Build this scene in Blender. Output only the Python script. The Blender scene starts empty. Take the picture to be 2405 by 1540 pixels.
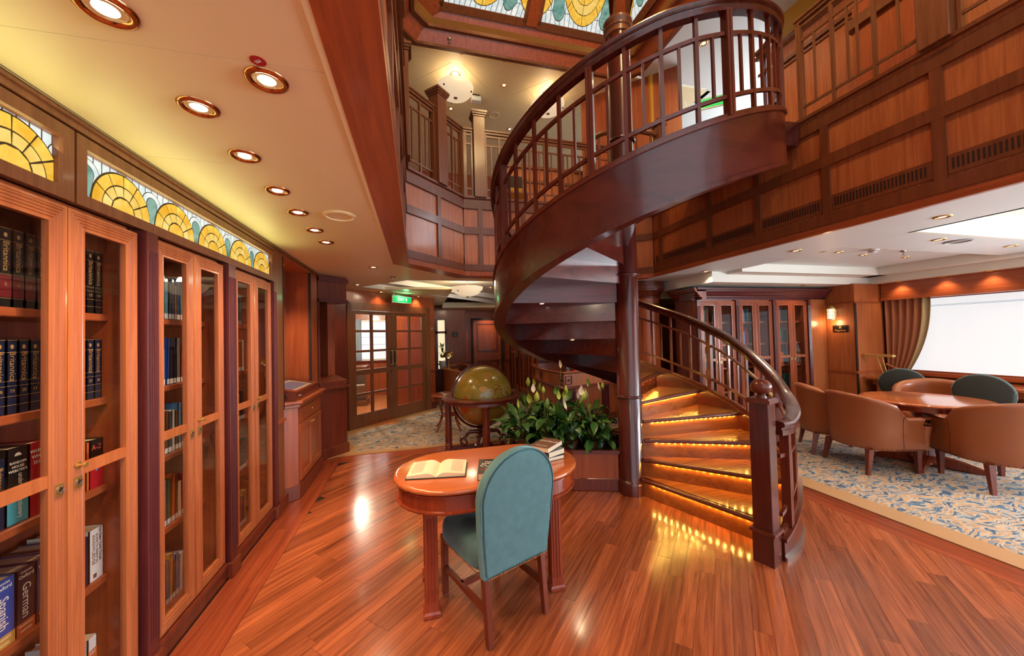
import bpy, bmesh, math, random
from math import sin, cos, pi, radians, sqrt, atan2, hypot
from mathutils import Matrix, Vector
random.seed(7)
S = bpy.context.scene
COL = S.collection
V = Vector

# ------------------------------------------------------------------ camera, world, exposure
W_, F_ = 2405, 848.5
yaw, pit, rol = radians(14.796), radians(1.233), radians(-1.4315)
fw = V((sin(yaw)*cos(pit), cos(yaw)*cos(pit), sin(pit)))
rt = fw.cross(V((0, 0, 1))).normalized()
up = rt.cross(fw)
rt, up = cos(rol)*rt + sin(rol)*up, -sin(rol)*rt + cos(rol)*up
cd = bpy.data.cameras.new('camera')
cd.sensor_width = 36.0
cd.lens = F_/W_*36.0
cd.clip_start, cd.clip_end = 0.02, 100
cam = bpy.data.objects.new('camera', cd)
COL.objects.link(cam)
cam.matrix_world = Matrix((rt, up, -fw)).transposed().to_4x4()
cam.location = (0, 0, 1.55)
S.camera = cam
S.view_settings.view_transform = 'Standard'
S.view_settings.look = 'None'
S.view_settings.gamma = 1.0
S.view_settings.use_curve_mapping = False
S.view_settings.exposure = 0.0
wd = bpy.data.worlds.new('overcast_sky')
S.world = wd
wd.use_nodes = True
bg = wd.node_tree.nodes['Background']
bg.inputs[0].default_value = (0.80, 0.90, 1.0, 1)
bg.inputs[1].default_value = 1.6
c = S.cycles
c.use_denoising = True
c.max_bounces = 6
c.use_adaptive_sampling = True
c.adaptive_threshold = .02
c.diffuse_bounces = 3
c.glossy_bounces = 3
c.transmission_bounces = 3
c.transparent_max_bounces = 10
c.sample_clamp_indirect = 6.0
c.sample_clamp_direct = 0.0
c.caustics_reflective = False
c.caustics_refractive = False
c.use_light_tree = True
OPEN_E = 32.0            # open windows further along the wall
WARM = (1.0, 0.70, 0.42)
DAY = (0.80, 0.90, 1.0)
SPOT_W = 34.0          # one ceiling downlight
DOME_W = 60.0          # one bowl pendant
BLIND_E = 0.8          # daylight glowing through the window blinds
GLASS_E = 1.0          # back-lit stained glass
LED_W = 2.6
SKY_W = 160.0
TRANSOM_W = 2.4

# ------------------------------------------------------------------ materials
MATS = {}
def srgb(r, g, b):
    f = lambda u: (u/255/12.92 if u/255 <= .04045 else ((u/255+.055)/1.055)**2.4)
    return (f(r), f(g), f(b), 1)
def base(name):
    m = bpy.data.materials.new(name)
    m.use_nodes = True
    nt = m.node_tree
    return m, nt, nt.nodes['Principled BSDF']
def N(nt, t, **k):
    n = nt.nodes.new(t)
    for a, b in k.items():
        if a in ('inp',):
            for i, v in b.items(): n.inputs[i].default_value = v
        else: setattr(n, a, b)
    return n
def ramp(nt, stops):
    n = nt.nodes.new('ShaderNodeValToRGB')
    e = n.color_ramp.elements
    while len(e) > 1: e.remove(e[0])
    e[0].position, e[0].color = stops[0]
    for p, col in stops[1:]:
        x = e.new(p); x.color = col
    return n
def coords(nt, scale, rot=(0, 0, 0), rnd=True):
    tc = N(nt, 'ShaderNodeTexCoord')
    src = tc.outputs['Object']
    if rnd:
        oi = N(nt, 'ShaderNodeObjectInfo')
        ml = N(nt, 'ShaderNodeVectorMath', operation='SCALE'); ml.inputs[0].default_value = (7.3, 11.1, 5.7)
        nt.links.new(oi.outputs['Random'], ml.inputs['Scale'])
        ad = N(nt, 'ShaderNodeVectorMath', operation='ADD')
        nt.links.new(src, ad.inputs[0]); nt.links.new(ml.outputs[0], ad.inputs[1])
        src = ad.outputs[0]
    if any(rot):
        rm = N(nt, 'ShaderNodeMapping'); rm.inputs['Rotation'].default_value = rot
        nt.links.new(src, rm.inputs[0]); src = rm.outputs[0]
    mp = N(nt, 'ShaderNodeMapping')
    mp.inputs['Scale'].default_value = scale
    nt.links.new(src, mp.inputs[0])
    return mp.outputs[0]
def wood(name, c1, c2, rough=.32, axis='z', s=1.0, coat=.25, var=.25, rot=(0, 0, 0), rnd=True, sheen=0):
    """straight-grained wood: c1 light, c2 dark, grain runs along axis"""
    m, nt, p = base(name)
    a, b = 1.3*s, 26*s
    sc = {'z': (b, b, a), 'x': (a, b, b), 'y': (b, a, b)}[axis]
    vec = coords(nt, sc, rot, rnd)
    n1 = N(nt, 'ShaderNodeTexNoise', inp={'Scale': 1.0, 'Detail': 5.0, 'Roughness': .65, 'Distortion': .8})
    nt.links.new(vec, n1.inputs['Vector'])
    r = ramp(nt, [(.28, c2), (.5, tuple((x+y)/2 for x, y in zip(c1, c2))), (.72, c1)])
    nt.links.new(n1.outputs['Fac'], r.inputs[0])
    oi = N(nt, 'ShaderNodeObjectInfo')
    mr = N(nt, 'ShaderNodeMapRange'); mr.inputs['To Min'].default_value = 1-var; mr.inputs['To Max'].default_value = 1+var
    nt.links.new(oi.outputs['Random'], mr.inputs['Value'])
    hs = N(nt, 'ShaderNodeHueSaturation')
    nt.links.new(r.outputs[0], hs.inputs['Color']); nt.links.new(mr.outputs[0], hs.inputs['Value'])
    nt.links.new(hs.outputs[0], p.inputs['Base Color'])
    p.inputs['Roughness'].default_value = rough
    p.inputs['Coat Weight'].default_value = coat
    p.inputs['Coat Roughness'].default_value = .12
    MATS[name] = m
    return m
def plain(name, col, rough=.5, metal=0, coat=0, var=0, sheen=0, sheencol=None, emit=0, ecol=None, noise=0, nscale=60):
    m, nt, p = base(name)
    p.inputs['Base Color'].default_value = col
    p.inputs['Roughness'].default_value = rough
    p.inputs['Metallic'].default_value = metal
    p.inputs['Coat Weight'].default_value = coat
    if sheen:
        p.inputs['Sheen Weight'].default_value = sheen
        p.inputs['Sheen Roughness'].default_value = .35
        if sheencol: p.inputs['Sheen Tint'].default_value = sheencol
    if emit:
        p.inputs['Emission Color'].default_value = ecol or col
        p.inputs['Emission Strength'].default_value = emit
    if noise:
        vec = coords(nt, (nscale,)*3)
        n1 = N(nt, 'ShaderNodeTexNoise', inp={'Scale': 1.0, 'Detail': 4.0})
        nt.links.new(vec, n1.inputs['Vector'])
        mr = N(nt, 'ShaderNodeMapRange'); mr.inputs['To Min'].default_value = 1-noise; mr.inputs['To Max'].default_value = 1+noise
        nt.links.new(n1.outputs['Fac'], mr.inputs['Value'])
        hs = N(nt, 'ShaderNodeHueSaturation'); hs.inputs['Color'].default_value = col
        nt.links.new(mr.outputs[0], hs.inputs['Value'])
        nt.links.new(hs.outputs[0], p.inputs['Base Color'])
    MATS[name] = m
    return m
def stained(name, col, col2, e=1.0):
    """back-lit opalescent glass with streaks"""
    m, nt, p = base(name)
    vec = coords(nt, (9, 9, 5), (.5, .3, .6))
    n1 = N(nt, 'ShaderNodeTexNoise', inp={'Scale': 1.0, 'Detail': 4.0, 'Distortion': 1.5})
    nt.links.new(vec, n1.inputs['Vector'])
    r = ramp(nt, [(.3, col2), (.68, col)])
    nt.links.new(n1.outputs['Fac'], r.inputs[0])
    hs = N(nt, 'ShaderNodeHueSaturation', inp={'Value': .35}); nt.links.new(r.outputs[0], hs.inputs['Color'])
    nt.links.new(hs.outputs[0], p.inputs['Base Color'])
    nt.links.new(r.outputs[0], p.inputs['Emission Color'])
    p.inputs['Emission Strength'].default_value = e*GLASS_E
    p.inputs['Roughness'].default_value = .15
    MATS[name] = m
    return m
def glass(name, tint=(1, 1, 1, 1), ior=1.45, rough=0.0, gain=1.0):
    m = bpy.data.materials.new(name); m.use_nodes = True
    nt = m.node_tree; nt.nodes.clear()
    out = N(nt, 'ShaderNodeOutputMaterial'); mx = N(nt, 'ShaderNodeMixShader')
    tr = N(nt, 'ShaderNodeBsdfTransparent'); gl = N(nt, 'ShaderNodeBsdfGlossy')
    tr.inputs[0].default_value = tint; gl.inputs['Roughness'].default_value = rough
    ge = N(nt, 'ShaderNodeNewGeometry'); dt = N(nt, 'ShaderNodeVectorMath', operation='DOT_PRODUCT')
    nt.links.new(ge.outputs['Normal'], dt.inputs[0]); nt.links.new(ge.outputs['Incoming'], dt.inputs[1])
    ab = N(nt, 'ShaderNodeMath', operation='ABSOLUTE'); nt.links.new(dt.outputs['Value'], ab.inputs[0])
    om = N(nt, 'ShaderNodeMath', operation='SUBTRACT'); om.inputs[0].default_value = 1; nt.links.new(ab.outputs[0], om.inputs[1])
    pw5 = N(nt, 'ShaderNodeMath', operation='POWER'); pw5.inputs[1].default_value = 5; nt.links.new(om.outputs[0], pw5.inputs[0])
    fr = N(nt, 'ShaderNodeMath', operation='MULTIPLY_ADD'); fr.inputs[1].default_value = .96; fr.inputs[2].default_value = .035; nt.links.new(pw5.outputs[0], fr.inputs[0])
    nt.links.new(fr.outputs[0], mx.inputs[0]); nt.links.new(tr.outputs[0], mx.inputs[1]); nt.links.new(gl.outputs[0], mx.inputs[2])
    nt.links.new(mx.outputs[0], out.inputs[0])
    MATS[name] = m
    return m

wood('cherry', srgb(194, 116, 70), srgb(160, 84, 46), .34, coat=.2, var=.06)
wood('cherry_x', srgb(208, 134, 80), srgb(172, 98, 52), .34, 'y', coat=.2, var=.06)
wood('red_cherry', srgb(178, 92, 50), srgb(138, 62, 32), .34, coat=.2, var=.08)
wood('red_cherry_y', srgb(178, 92, 50), srgb(136, 62, 32), .34, 'y', coat=.2, var=.08)
wood('veneer', srgb(190, 112, 64), srgb(150, 80, 42), .36, coat=.25, var=.07, s=1.2)
wood('mahogany', srgb(122, 54, 34), srgb(88, 34, 22), .30, coat=.35, var=.08)
wood('dark_mahogany', srgb(98, 38, 28), srgb(62, 20, 16), .24, coat=.5, var=.05, s=.6)
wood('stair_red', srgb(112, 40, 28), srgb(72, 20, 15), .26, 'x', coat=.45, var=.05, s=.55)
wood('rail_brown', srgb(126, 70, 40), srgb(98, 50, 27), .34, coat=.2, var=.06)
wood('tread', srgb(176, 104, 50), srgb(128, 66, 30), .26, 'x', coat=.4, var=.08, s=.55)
wood('walnut', srgb(140, 86, 52), srgb(106, 60, 36), .34, coat=.2, var=.06)
wood('plum_wood', srgb(104, 44, 42), srgb(72, 26, 28), .30, coat=.3, var=.05)
wood('desk_wood', srgb(204, 112, 62), srgb(166, 82, 42), .12, 'x', coat=.6, var=.02, s=.5)
wood('leg_wood', srgb(158, 66, 34), srgb(120, 42, 22), .22, coat=.4, var=.05)
wood('plank', srgb(186, 104, 62), srgb(112, 50, 30), .22, 'x', coat=.45, var=.30, rot=(0, 0, radians(-45)), s=1.25)
wood('plank_red', srgb(168, 82, 48), srgb(122, 52, 31), .24, 'y', coat=.35, var=.14, s=.8)
plain('ceiling_white', srgb(244, 228, 184), .42)
plain('ceiling_cool', srgb(226, 230, 228), .4)
plain('plaster', srgb(238, 234, 222), .6)
plain('groove_dark', srgb(40, 14, 10), .6)
plain('brass', srgb(214, 176, 104), .34, .8)
plain('copper_ring', srgb(196, 132, 84), .18, 1)
plain('steel', srgb(190, 188, 182), .25, 1)
plain('lead_came', srgb(70, 54, 34), .5, .2)
plain('black', srgb(18, 16, 16), .4)
plain('pages', srgb(228, 212, 180), .8)
plain('paper', srgb(236, 226, 200), .8)
plain('white', srgb(235, 235, 232), .5)
plain('gold_ink', srgb(196, 150, 86), .45, .2)
plain('cream_ink', srgb(236, 226, 205), .6)
plain('red_ink', srgb(214, 84, 56), .6)
plain('lamp_glow', (1, .93, .8, 1), .5, emit=14, ecol=(1, .86, .62, 1))
plain('lamp_glow_soft', (1, .9, .75, 1), .5, emit=1.7, ecol=(1, .80, .5, 1))
plain('led_glow', (1, .8, .4, 1), .5, emit=800, ecol=(1, .56, .09, 1))
plain('reflector_gold_glow', srgb(220, 160, 80), .4, .6, emit=.55, ecol=(1, .70, .30, 1))  # bulb light reflected in the gold is put in as emission
wood('string_wood', srgb(98, 38, 28), srgb(70, 24, 18), .26, 'x', coat=.5, var=.03, s=.22)
plain('exit_green', srgb(0, 170, 80), .4, emit=.8, ecol=srgb(10, 190, 90))
plain('exit_white', (1, 1, 1, 1), .4, emit=1.5)
plain('blind_glow', (.5, .52, .54, 1), .7, emit=BLIND_E, ecol=(.90, .94, .97, 1))
plain('open_sky', (.9, .95, 1, 1), .7, emit=OPEN_E, ecol=(.80, .92, 1, 1))
plain('open_sky_upper', (.9, .95, 1, 1), .7, emit=OPEN_E*.4, ecol=(.80, .92, 1, 1))
plain('blind_seam', srgb(120, 130, 140), .7, emit=.30, ecol=(.8, .9, 1, 1))
plain('leather', srgb(150, 82, 46), .34, coat=.12, noise=.08, nscale=90)
plain('leather_seam', srgb(80, 36, 22), .5)
plain('velvet', srgb(80, 118, 122), .75, sheen=1.0, sheencol=srgb(150, 214, 238), noise=.26, nscale=20)
plain('dark_velvet', srgb(52, 56, 52), .8, sheen=.35, sheencol=srgb(140, 170, 170))
plain('tan_carpet', srgb(176, 132, 88), .9, noise=.12, nscale=240)
plain('soil', srgb(38, 26, 18), .9)
plain('curtain_cloth', srgb(168, 104, 70), .8, sheen=.2, noise=.12, nscale=300)
plain('curtain_lining', srgb(196, 180, 140), .8)
plain('leaf', srgb(52, 92, 34), .38, noise=.25, nscale=9)
plain('leaf_light', srgb(92, 128, 44), .42, noise=.2, nscale=12)
plain('leaf_dark', srgb(34, 66, 28), .35, noise=.25, nscale=9)
plain('spathe', srgb(160, 176, 66), .45, noise=.15, nscale=20)
plain('spathe_white', srgb(222, 212, 190), .5)
plain('stem', srgb(92, 104, 44), .5)
plain('pot', srgb(120, 62, 38), .7)
plain('yellow_wall', srgb(206, 152, 44), .55)
plain('red_plastic', srgb(190, 30, 40), .35)
plain('dome_glass', srgb(245, 224, 190), .35, emit=.6, ecol=(1, .80, .52, 1), noise=.05, nscale=10)
plain('plate_dark', srgb(26, 20, 20), .25)
glass('pane')
glass('door_pane', (.97, .98, 1, 1))
stained('glass_yellow', srgb(250, 214, 96), srgb(230, 168, 34), .8)
stained('glass_cream', srgb(250, 222, 132), srgb(234, 194, 88), .8)
stained('glass_teal', srgb(150, 196, 184), srgb(74, 138, 132), .65)
stained('glass_white', srgb(246, 250, 246), srgb(196, 220, 226), .8)
BOOKC = {'navy': (26, 32, 56), 'black': (24, 22, 22), 'maroon': (108, 24, 30), 'red': (176, 26, 34), 'blue': (34, 72, 150), 'teal': (70, 150, 160),
         'green': (40, 92, 60), 'ochre': (196, 146, 62), 'cream': (222, 206, 168), 'white': (226, 224, 218), 'grey': (112, 110, 108), 'brown': (110, 66, 40), 'orange': (200, 96, 40), 'slate': (66, 78, 92), 'sky': (84, 140, 196)}
for k, v in BOOKC.items(): plain('book_'+k, srgb(*v), .38, coat=.15, noise=.05, nscale=30)

# patterned carpet: warped brush strokes in tan, slate blue and cream
m, nt, p = base('carpet_pattern')
vec = coords(nt, (1, 1, 1), rnd=False)
w1 = N(nt, 'ShaderNodeTexNoise', inp={'Scale': 5.5, 'Detail': 1.5})
nt.links.new(vec, w1.inputs['Vector'])
wm = N(nt, 'ShaderNodeVectorMath', operation='MULTIPLY_ADD'); wm.inputs[1].default_value = (.26, .26, 0)
nt.links.new(w1.outputs['Color'], wm.inputs[0]); nt.links.new(vec, wm.inputs[2])
mp = N(nt, 'ShaderNodeMapping'); mp.inputs['Rotation'].default_value = (0, 0, .6); mp.inputs['Scale'].default_value = (9, 34, 1)
nt.links.new(wm.outputs[0], mp.inputs[0])
n2 = N(nt, 'ShaderNodeTexNoise', inp={'Scale': 1.0, 'Detail': 2.0, 'Distortion': .6})
nt.links.new(mp.outputs[0], n2.inputs['Vector'])
r = ramp(nt, [(.35, srgb(60, 78, 100)), (.43, srgb(96, 122, 146)), (.485, srgb(182, 172, 156)), (.54, srgb(196, 158, 120)), (.61, srgb(178, 138, 98)), (.68, srgb(104, 130, 150))])
nt.links.new(n2.outputs['Fac'], r.inputs[0])
nt.links.new(r.outputs[0], p.inputs['Base Color'])
p.inputs['Roughness'].default_value = .95
MATS['carpet_pattern'] = m
# old globe paper: olive seas, ochre and orange lands, graticule
m, nt, p = base('globe_map')
vec = coords(nt, (1, 1, 1), rnd=False)
n1 = N(nt, 'ShaderNodeTexNoise', inp={'Scale': 3.6, 'Detail': 6.0, 'Roughness': .55})
nt.links.new(vec, n1.inputs['Vector'])
r = ramp(nt, [(.0, srgb(140, 124, 42)), (.52, srgb(156, 138, 52)), (.60, srgb(170, 146, 60)), (.615, srgb(96, 80, 30)), (.63, srgb(184, 146, 66)), (.72, srgb(178, 112, 46))])
nt.links.new(n1.outputs['Fac'], r.inputs[0])
sx = N(nt, 'ShaderNodeSeparateXYZ'); nt.links.new(vec, sx.inputs[0])
at = N(nt, 'ShaderNodeMath', operation='ARCTAN2'); nt.links.new(sx.outputs[0], at.inputs[0]); nt.links.new(sx.outputs[1], at.inputs[1])
def lines(src, k, w):
    a = N(nt, 'ShaderNodeMath', operation='MULTIPLY'); a.inputs[1].default_value = k; nt.links.new(src, a.inputs[0])
    b = N(nt, 'ShaderNodeMath', operation='SINE'); nt.links.new(a.outputs[0], b.inputs[0])
    d = N(nt, 'ShaderNodeMath', operation='ABSOLUTE'); nt.links.new(b.outputs[0], d.inputs[0])
    e = N(nt, 'ShaderNodeMath', operation='LESS_THAN'); e.inputs[1].default_value = w; nt.links.new(d.outputs[0], e.inputs[0])
    return e.outputs[0]
l1 = lines(at.outputs[0], 6, .025); l2 = lines(sx.outputs[2], 22, .04)
mxm = N(nt, 'ShaderNodeMath', operation='MAXIMUM'); nt.links.new(l1, mxm.inputs[0]); nt.links.new(l2, mxm.inputs[1])
mu = N(nt, 'ShaderNodeMath', operation='MULTIPLY'); mu.inputs[1].default_value = .5; nt.links.new(mxm.outputs[0], mu.inputs[0])
mc = N(nt, 'ShaderNodeMix', data_type='RGBA'); mc.inputs['B'].default_value = srgb(70, 60, 24)
nt.links.new(mu.outputs[0], mc.inputs['Factor']); nt.links.new(r.outputs[0], mc.inputs['A'])
nt.links.new(mc.outputs['Result'], p.inputs['Base Color'])
p.inputs['Roughness'].default_value = .22; p.inputs['Coat Weight'].default_value = .7
MATS['globe_map'] = m

# ------------------------------------------------------------------ building helpers
WM = {}
def put(o, M4, parent=None):
    WM[o.name] = M4
    if parent is not None:
        o.parent = parent
        o.matrix_basis = WM[parent.name].inverted() @ M4
    else:
        o.matrix_basis = M4
def thing(name, label, cat, loc=(0, 0, 0), rz=0, group=None):
    o = bpy.data.objects.new(name, None)
    COL.objects.link(o)
    o.empty_display_size = .05
    put(o, Matrix.Translation(loc) @ Matrix.Rotation(rz, 4, 'Z'))
    tag(o, label, cat, group)
    return o
def tag(o, label, cat, group=None):
    o['label'] = label
    o['category'] = cat
    if group: o['group'] = group
    return o
class MB:
    def __init__(s): s.v = []; s.f = []
    def add(s, vs, fs):
        n = len(s.v); s.v += [tuple(p) for p in vs]; s.f += [tuple(i+n for i in q) for q in fs]; return s
    def pbox(s, O, a, b, c_):
        O, a, b, c_ = V(O), V(a), V(b), V(c_)
        P = [O, O+a, O+a+b, O+b, O+c_, O+a+c_, O+a+b+c_, O+b+c_]
        return s.add(P, [(3, 2, 1, 0), (4, 5, 6, 7), (0, 1, 5, 4), (1, 2, 6, 5), (2, 3, 7, 6), (3, 0, 4, 7)])
    def box(s, x0, x1, y0, y1, z0, z1): return s.pbox((x0, y0, z0), (x1-x0, 0, 0), (0, y1-y0, 0), (0, 0, z1-z0))
    def bar(s, p, q, w, h, upv=(0, 0, 1)):
        p, q = V(p), V(q); d = (q-p).normalized(); sd = d.cross(V(upv)).normalized(); u = sd.cross(d)
        return s.pbox(p - sd*w/2 - u*h/2, sd*w, q-p, u*h)
    def loft(s, rings, closed=False, caps=True, wrap=True):
        n = len(rings[0]); base_ = len(s.v)
        for r_ in rings: s.v += [tuple(p) for p in r_]
        k = len(rings)
        for i in range(k if closed else k-1):
            A, B = base_ + i*n, base_ + ((i+1) % k)*n
            for j in range(n if wrap else n-1):
                j2 = (j+1) % n
                s.f.append((A+j, A+j2, B+j2, B+j))
        if caps and not closed and wrap:
            s.f.append(tuple(base_+j for j in reversed(range(n))))
            s.f.append(tuple(base_+(k-1)*n+j for j in range(n)))
        return s
    def cyl(s, p, q, r1, r2=None, n=12):
        r2 = r1 if r2 is None else r2
        p, q = V(p), V(q); d = (q-p).normalized()
        a = d.cross(V((0, 0, 1)) if abs(d.z) < .9 else V((1, 0, 0))).normalized(); b = d.cross(a)
        R = lambda o, r_: [o + (a*cos(t) + b*sin(t))*r_ for t in (2*pi*i/n for i in range(n))]
        return s.loft([R(p, r1), R(q, r2)])
    def tube(s, path, r, n=8, closed=False):
        path = [V(p) for p in path]; k = len(path); rr = r if isinstance(r, (list, tuple)) else [r]*k
        rings = []
        for i, p in enumerate(path):
            d = (path[(i+1) % k] - path[i-1]) if closed else (path[min(i+1, k-1)] - path[max(i-1, 0)])
            d.normalize()
            a = d.cross(V((0, 0, 1)))
            if a.length < .05: a = d.cross(V((0, 1, 0)))
            a.normalize(); b = d.cross(a)
            rings.append([p + (a*cos(t)+b*sin(t))*rr[i] for t in (2*pi*j/n for j in range(n))])
        return s.loft(rings, closed)
    def lathe(s, prof, cx=0, cy=0, n=24, z0=0):
        return s.loft([[(cx+r_*cos(t), cy+r_*sin(t), z0+z) for t in (2*pi*j/n for j in range(n))] for r_, z in prof])
    def prism(s, poly, z0, z1):
        return s.loft([[(x, y, z0) for x, y in poly], [(x, y, z1) for x, y in poly]])
    def ppoly(s, O, A, B, poly, t):
        """polygon given in the plane (O; A, B), t thick along A x B"""
        O, A, B = V(O), V(A), V(B); n = A.cross(B).normalized()*t
        r_ = [O + A*u + B*w for u, w in poly]
        return s.loft([r_, [p+n for p in r_]])
    def frame(s, O, A, B, w, h, sec):
        """mitred frame round a w x h opening: section (inset, depth) swept round the outline"""
        O, A, B = V(O), V(A), V(B); n = A.cross(B).normalized()
        rings = []
        for u, d in sec:
            rings.append([O + A*a + B*b + n*d for a, b in ((u, u), (w-u, u), (w-u, h-u), (u, h-u))])
        return s.loft(rings, closed=True)
    def sph(s, c_, rx, ry=None, rz=None, n=16, m=10):
        ry = ry or rx; rz = rz or rx
        prof = [(max(sin(pi*i/m), .001), -cos(pi*i/m)) for i in range(m+1)]
        return s.loft([[(c_[0]+rx*a*cos(t), c_[1]+ry*a*sin(t), c_[2]+rz*b) for t in (2*pi*j/n for j in range(n))] for a, b in prof])
    def build(s, name, mat, parent=None, smooth=0, bevel=0, label=None, local=False, seg=1):
        me = bpy.data.meshes.new(name)
        vs = s.v
        if parent is not None and not local:
            im = WM[parent.name].inverted()
            vs = [tuple(im @ V(p)) for p in s.v]
        me.from_pydata(vs, [], s.f)
        if len(s.f) < 6000:
            bm = bmesh.new(); bm.from_mesh(me); bmesh.ops.recalc_face_normals(bm, faces=bm.faces); bm.to_mesh(me); bm.free()
        me.materials.append(MATS[mat] if isinstance(mat, str) else mat)
        if smooth:
            me.polygons.foreach_set('use_smooth', [True]*len(me.polygons))
            me.set_sharp_from_angle(angle=radians(smooth))
        o = bpy.data.objects.new(name, me)
        COL.objects.link(o)
        if parent is not None:
            WM[o.name] = WM[parent.name].copy(); o.parent = parent
        else: WM[o.name] = Matrix()
        if bevel:
            bv = o.modifiers.new('bevel', 'BEVEL'); bv.width = bevel; bv.segments = seg; bv.limit_method = 'ANGLE'; bv.angle_limit = radians(50)
            if not smooth:
                pass
        if label: o['label'] = label
        return o
def struct(o):
    o['kind'] = 'structure'; return o
def sroot(name):
    o = bpy.data.objects.new(name, None); COL.objects.link(o); WM[o.name] = Matrix(); o['kind'] = 'structure'; return o
def dup(root, loc, rz=0, label=None):
    """copy of a thing with its parts and sub-parts"""
    def cp(o, par):
        q = o.copy(); COL.objects.link(q)
        if par is not None: q.parent = par
        for ch in o.children: cp(ch, q)
        return q
    r = cp(root, None)
    r.matrix_basis = Matrix.Translation(loc) @ Matrix.Rotation(rz, 4, 'Z')
    WM[r.name] = r.matrix_basis.copy()
    if label: r['label'] = label
    return r
def text(body, size, mat, parent, O, X, Y, name='lettering', align='CENTER', ext=.0004, sx=1.0):
    """flat printed lettering lying at O with reading direction X and letter-up Y"""
    cu = bpy.data.curves.new('txt', 'FONT')
    cu.body = body; cu.size = size; cu.extrude = ext; cu.align_x = align; cu.align_y = 'CENTER'; cu.resolution_u = 2
    to = bpy.data.objects.new('txt', cu); COL.objects.link(to)
    bpy.context.view_layer.update()
    me = bpy.data.meshes.new_from_object(to.evaluated_get(bpy.context.evaluated_depsgraph_get()))
    bpy.data.objects.remove(to); bpy.data.curves.remove(cu)
    X, Y = V(X).normalized(), V(Y).normalized(); Z = X.cross(Y)
    M4 = Matrix((X*sx, Y, Z)).transposed().to_4x4(); M4.translation = V(O)
    me.transform(WM[parent.name].inverted() @ M4)
    me.materials.clear(); me.materials.append(MATS[mat])
    o = bpy.data.objects.new(name, me); COL.objects.link(o); o.parent = parent; WM[o.name] = WM[parent.name].copy()
    return o
def spot(parent, loc, power, size=120, blend=.7, col=WARM, aim=(0, 0, -1), r_=.035, name='lamp'):
    l = bpy.data.lights.new(name, 'SPOT'); l.energy = power; l.color = col; l.spot_size = radians(size); l.spot_blend = blend; l.shadow_soft_size = r_
    o = bpy.data.objects.new(name, l); COL.objects.link(o)
    M4 = V(aim).to_track_quat('-Z', 'Y').to_matrix().to_4x4(); M4.translation = V(loc)
    put(o, M4, parent)
    return o
def point(parent, loc, power, col=WARM, r_=.05, name='lamp'):
    l = bpy.data.lights.new(name, 'POINT'); l.energy = power; l.color = col; l.shadow_soft_size = r_
    o = bpy.data.objects.new(name, l); COL.objects.link(o); put(o, Matrix.Translation(loc), parent)
    return o
ORD = 'first second third fourth fifth sixth seventh eighth ninth tenth eleventh twelfth thirteenth fourteenth fifteenth sixteenth seventeenth eighteenth nineteenth twentieth'.split()
D45 = V((1, 1, 0)).normalized(); N45 = V((1, -1, 0)).normalized()
# ================================================================== SETTING
# ---- floor
fl = struct(MB().box(-4.5, 8.2, -3.2, 11, -.12, -.006).build('floor', 'groove_dark'))
def clip(poly, x0, x1, y0, y1):
    for ax, lim, sg in ((0, x0, 1), (0, x1, -1), (1, y0, 1), (1, y1, -1)):
        out = []
        for i, a in enumerate(poly):
            b = poly[(i+1) % len(poly)]
            da, db = sg*(a[ax]-lim), sg*(b[ax]-lim)
            if da >= 0: out.append(a)
            if da*db < 0:
                t = da/(da-db); out.append((a[0]+(b[0]-a[0])*t, a[1]+(b[1]-a[1])*t))
        poly = out
        if not poly: return []
    return poly
def area(p): return abs(sum(p[i][0]*p[(i+1) % len(p)][1]-p[(i+1) % len(p)][0]*p[i][1] for i in range(len(p))))/2
rest = MB()
pw = .088
count = 0
for k in range(-60, 60):
    s0 = k*pw
    t = -7 + random.random()*1.1
    while t < 9:
        L = random.choice((.9, 1.1, 1.3, 1.5))
        c1, c2, d1, d2 = s0+.0006, s0+pw-.0006, t+.0006, t+L-.0006
        t += L
        pts = [(d*.70711 + c_*.70711, d*.70711 - c_*.70711) for d, c_ in ((d1, c1), (d2, c1), (d2, c2), (d1, c2))]
        q = clip(pts, -.975, 3.405, .55, 5.025)
        if len(q) > 2 and area(q) > .012:
            dz = random.uniform(-.0005, .0003)
            if count < 262:
                MB().prism(q, -.006, dz).build('plank', 'plank', fl); count += 1
            else: rest.prism(q, -.006, dz)
        q = clip(pts, -.975, 3.405, -2.5, .55)
        if len(q) > 2 and area(q) > .002: rest.prism(q, -.006, 0)
def border(horizontal, a0, a1, b0):
    n = 0
    for i in range(3):
        t = a0 - random.random()*.9
        while t < a1:
            L = random.uniform(1.3, 2.0)
            u0, u1 = max(t, a0)+.0006, min(t+L, a1)-.0006
            t += L
            if u1-u0 < .05: continue
            v0, v1 = b0+i*.0815+.0006, b0+(i+1)*.0815-.0006
            mb = MB().box(u0, u1, v0, v1, -.006, random.uniform(-.0004, .0004)) if horizontal else MB().box(v0, v1, u0, u1, -.006, random.uniform(-.0004, .0004))
            mb.build('border_board', 'plank_red_x' if horizontal else 'plank_red', fl)
wood('plank_red_x', srgb(168, 82, 48), srgb(122, 52, 31), .24, 'x', coat=.35, var=.14, s=.8)
border(False, -.6, 5.27, -1.222); border(False, -.6, 5.27, 3.406); border(True, -.977, 3.405, 5.027)
if rest.v:
    o = rest.build('planking', 'plank', fl); o['kind'] = 'stuff'
cp = MB().box(3.87, 7.75, -3, 11, -.02, .006).prism([(-3.9, 5.38), (3.87, 5.38), (3.87, 11), (-3.9, 11)], -.02, .006).build('carpet', 'carpet_pattern', fl)
MB().box(3.652, 3.87, -3, 5.38, -.02, .007).build('carpet_border', 'tan_carpet', fl)
MB().box(-1.222, 3.652, 5.272, 5.38, -.02, .007).build('carpet_border', 'tan_carpet', fl)
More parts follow.
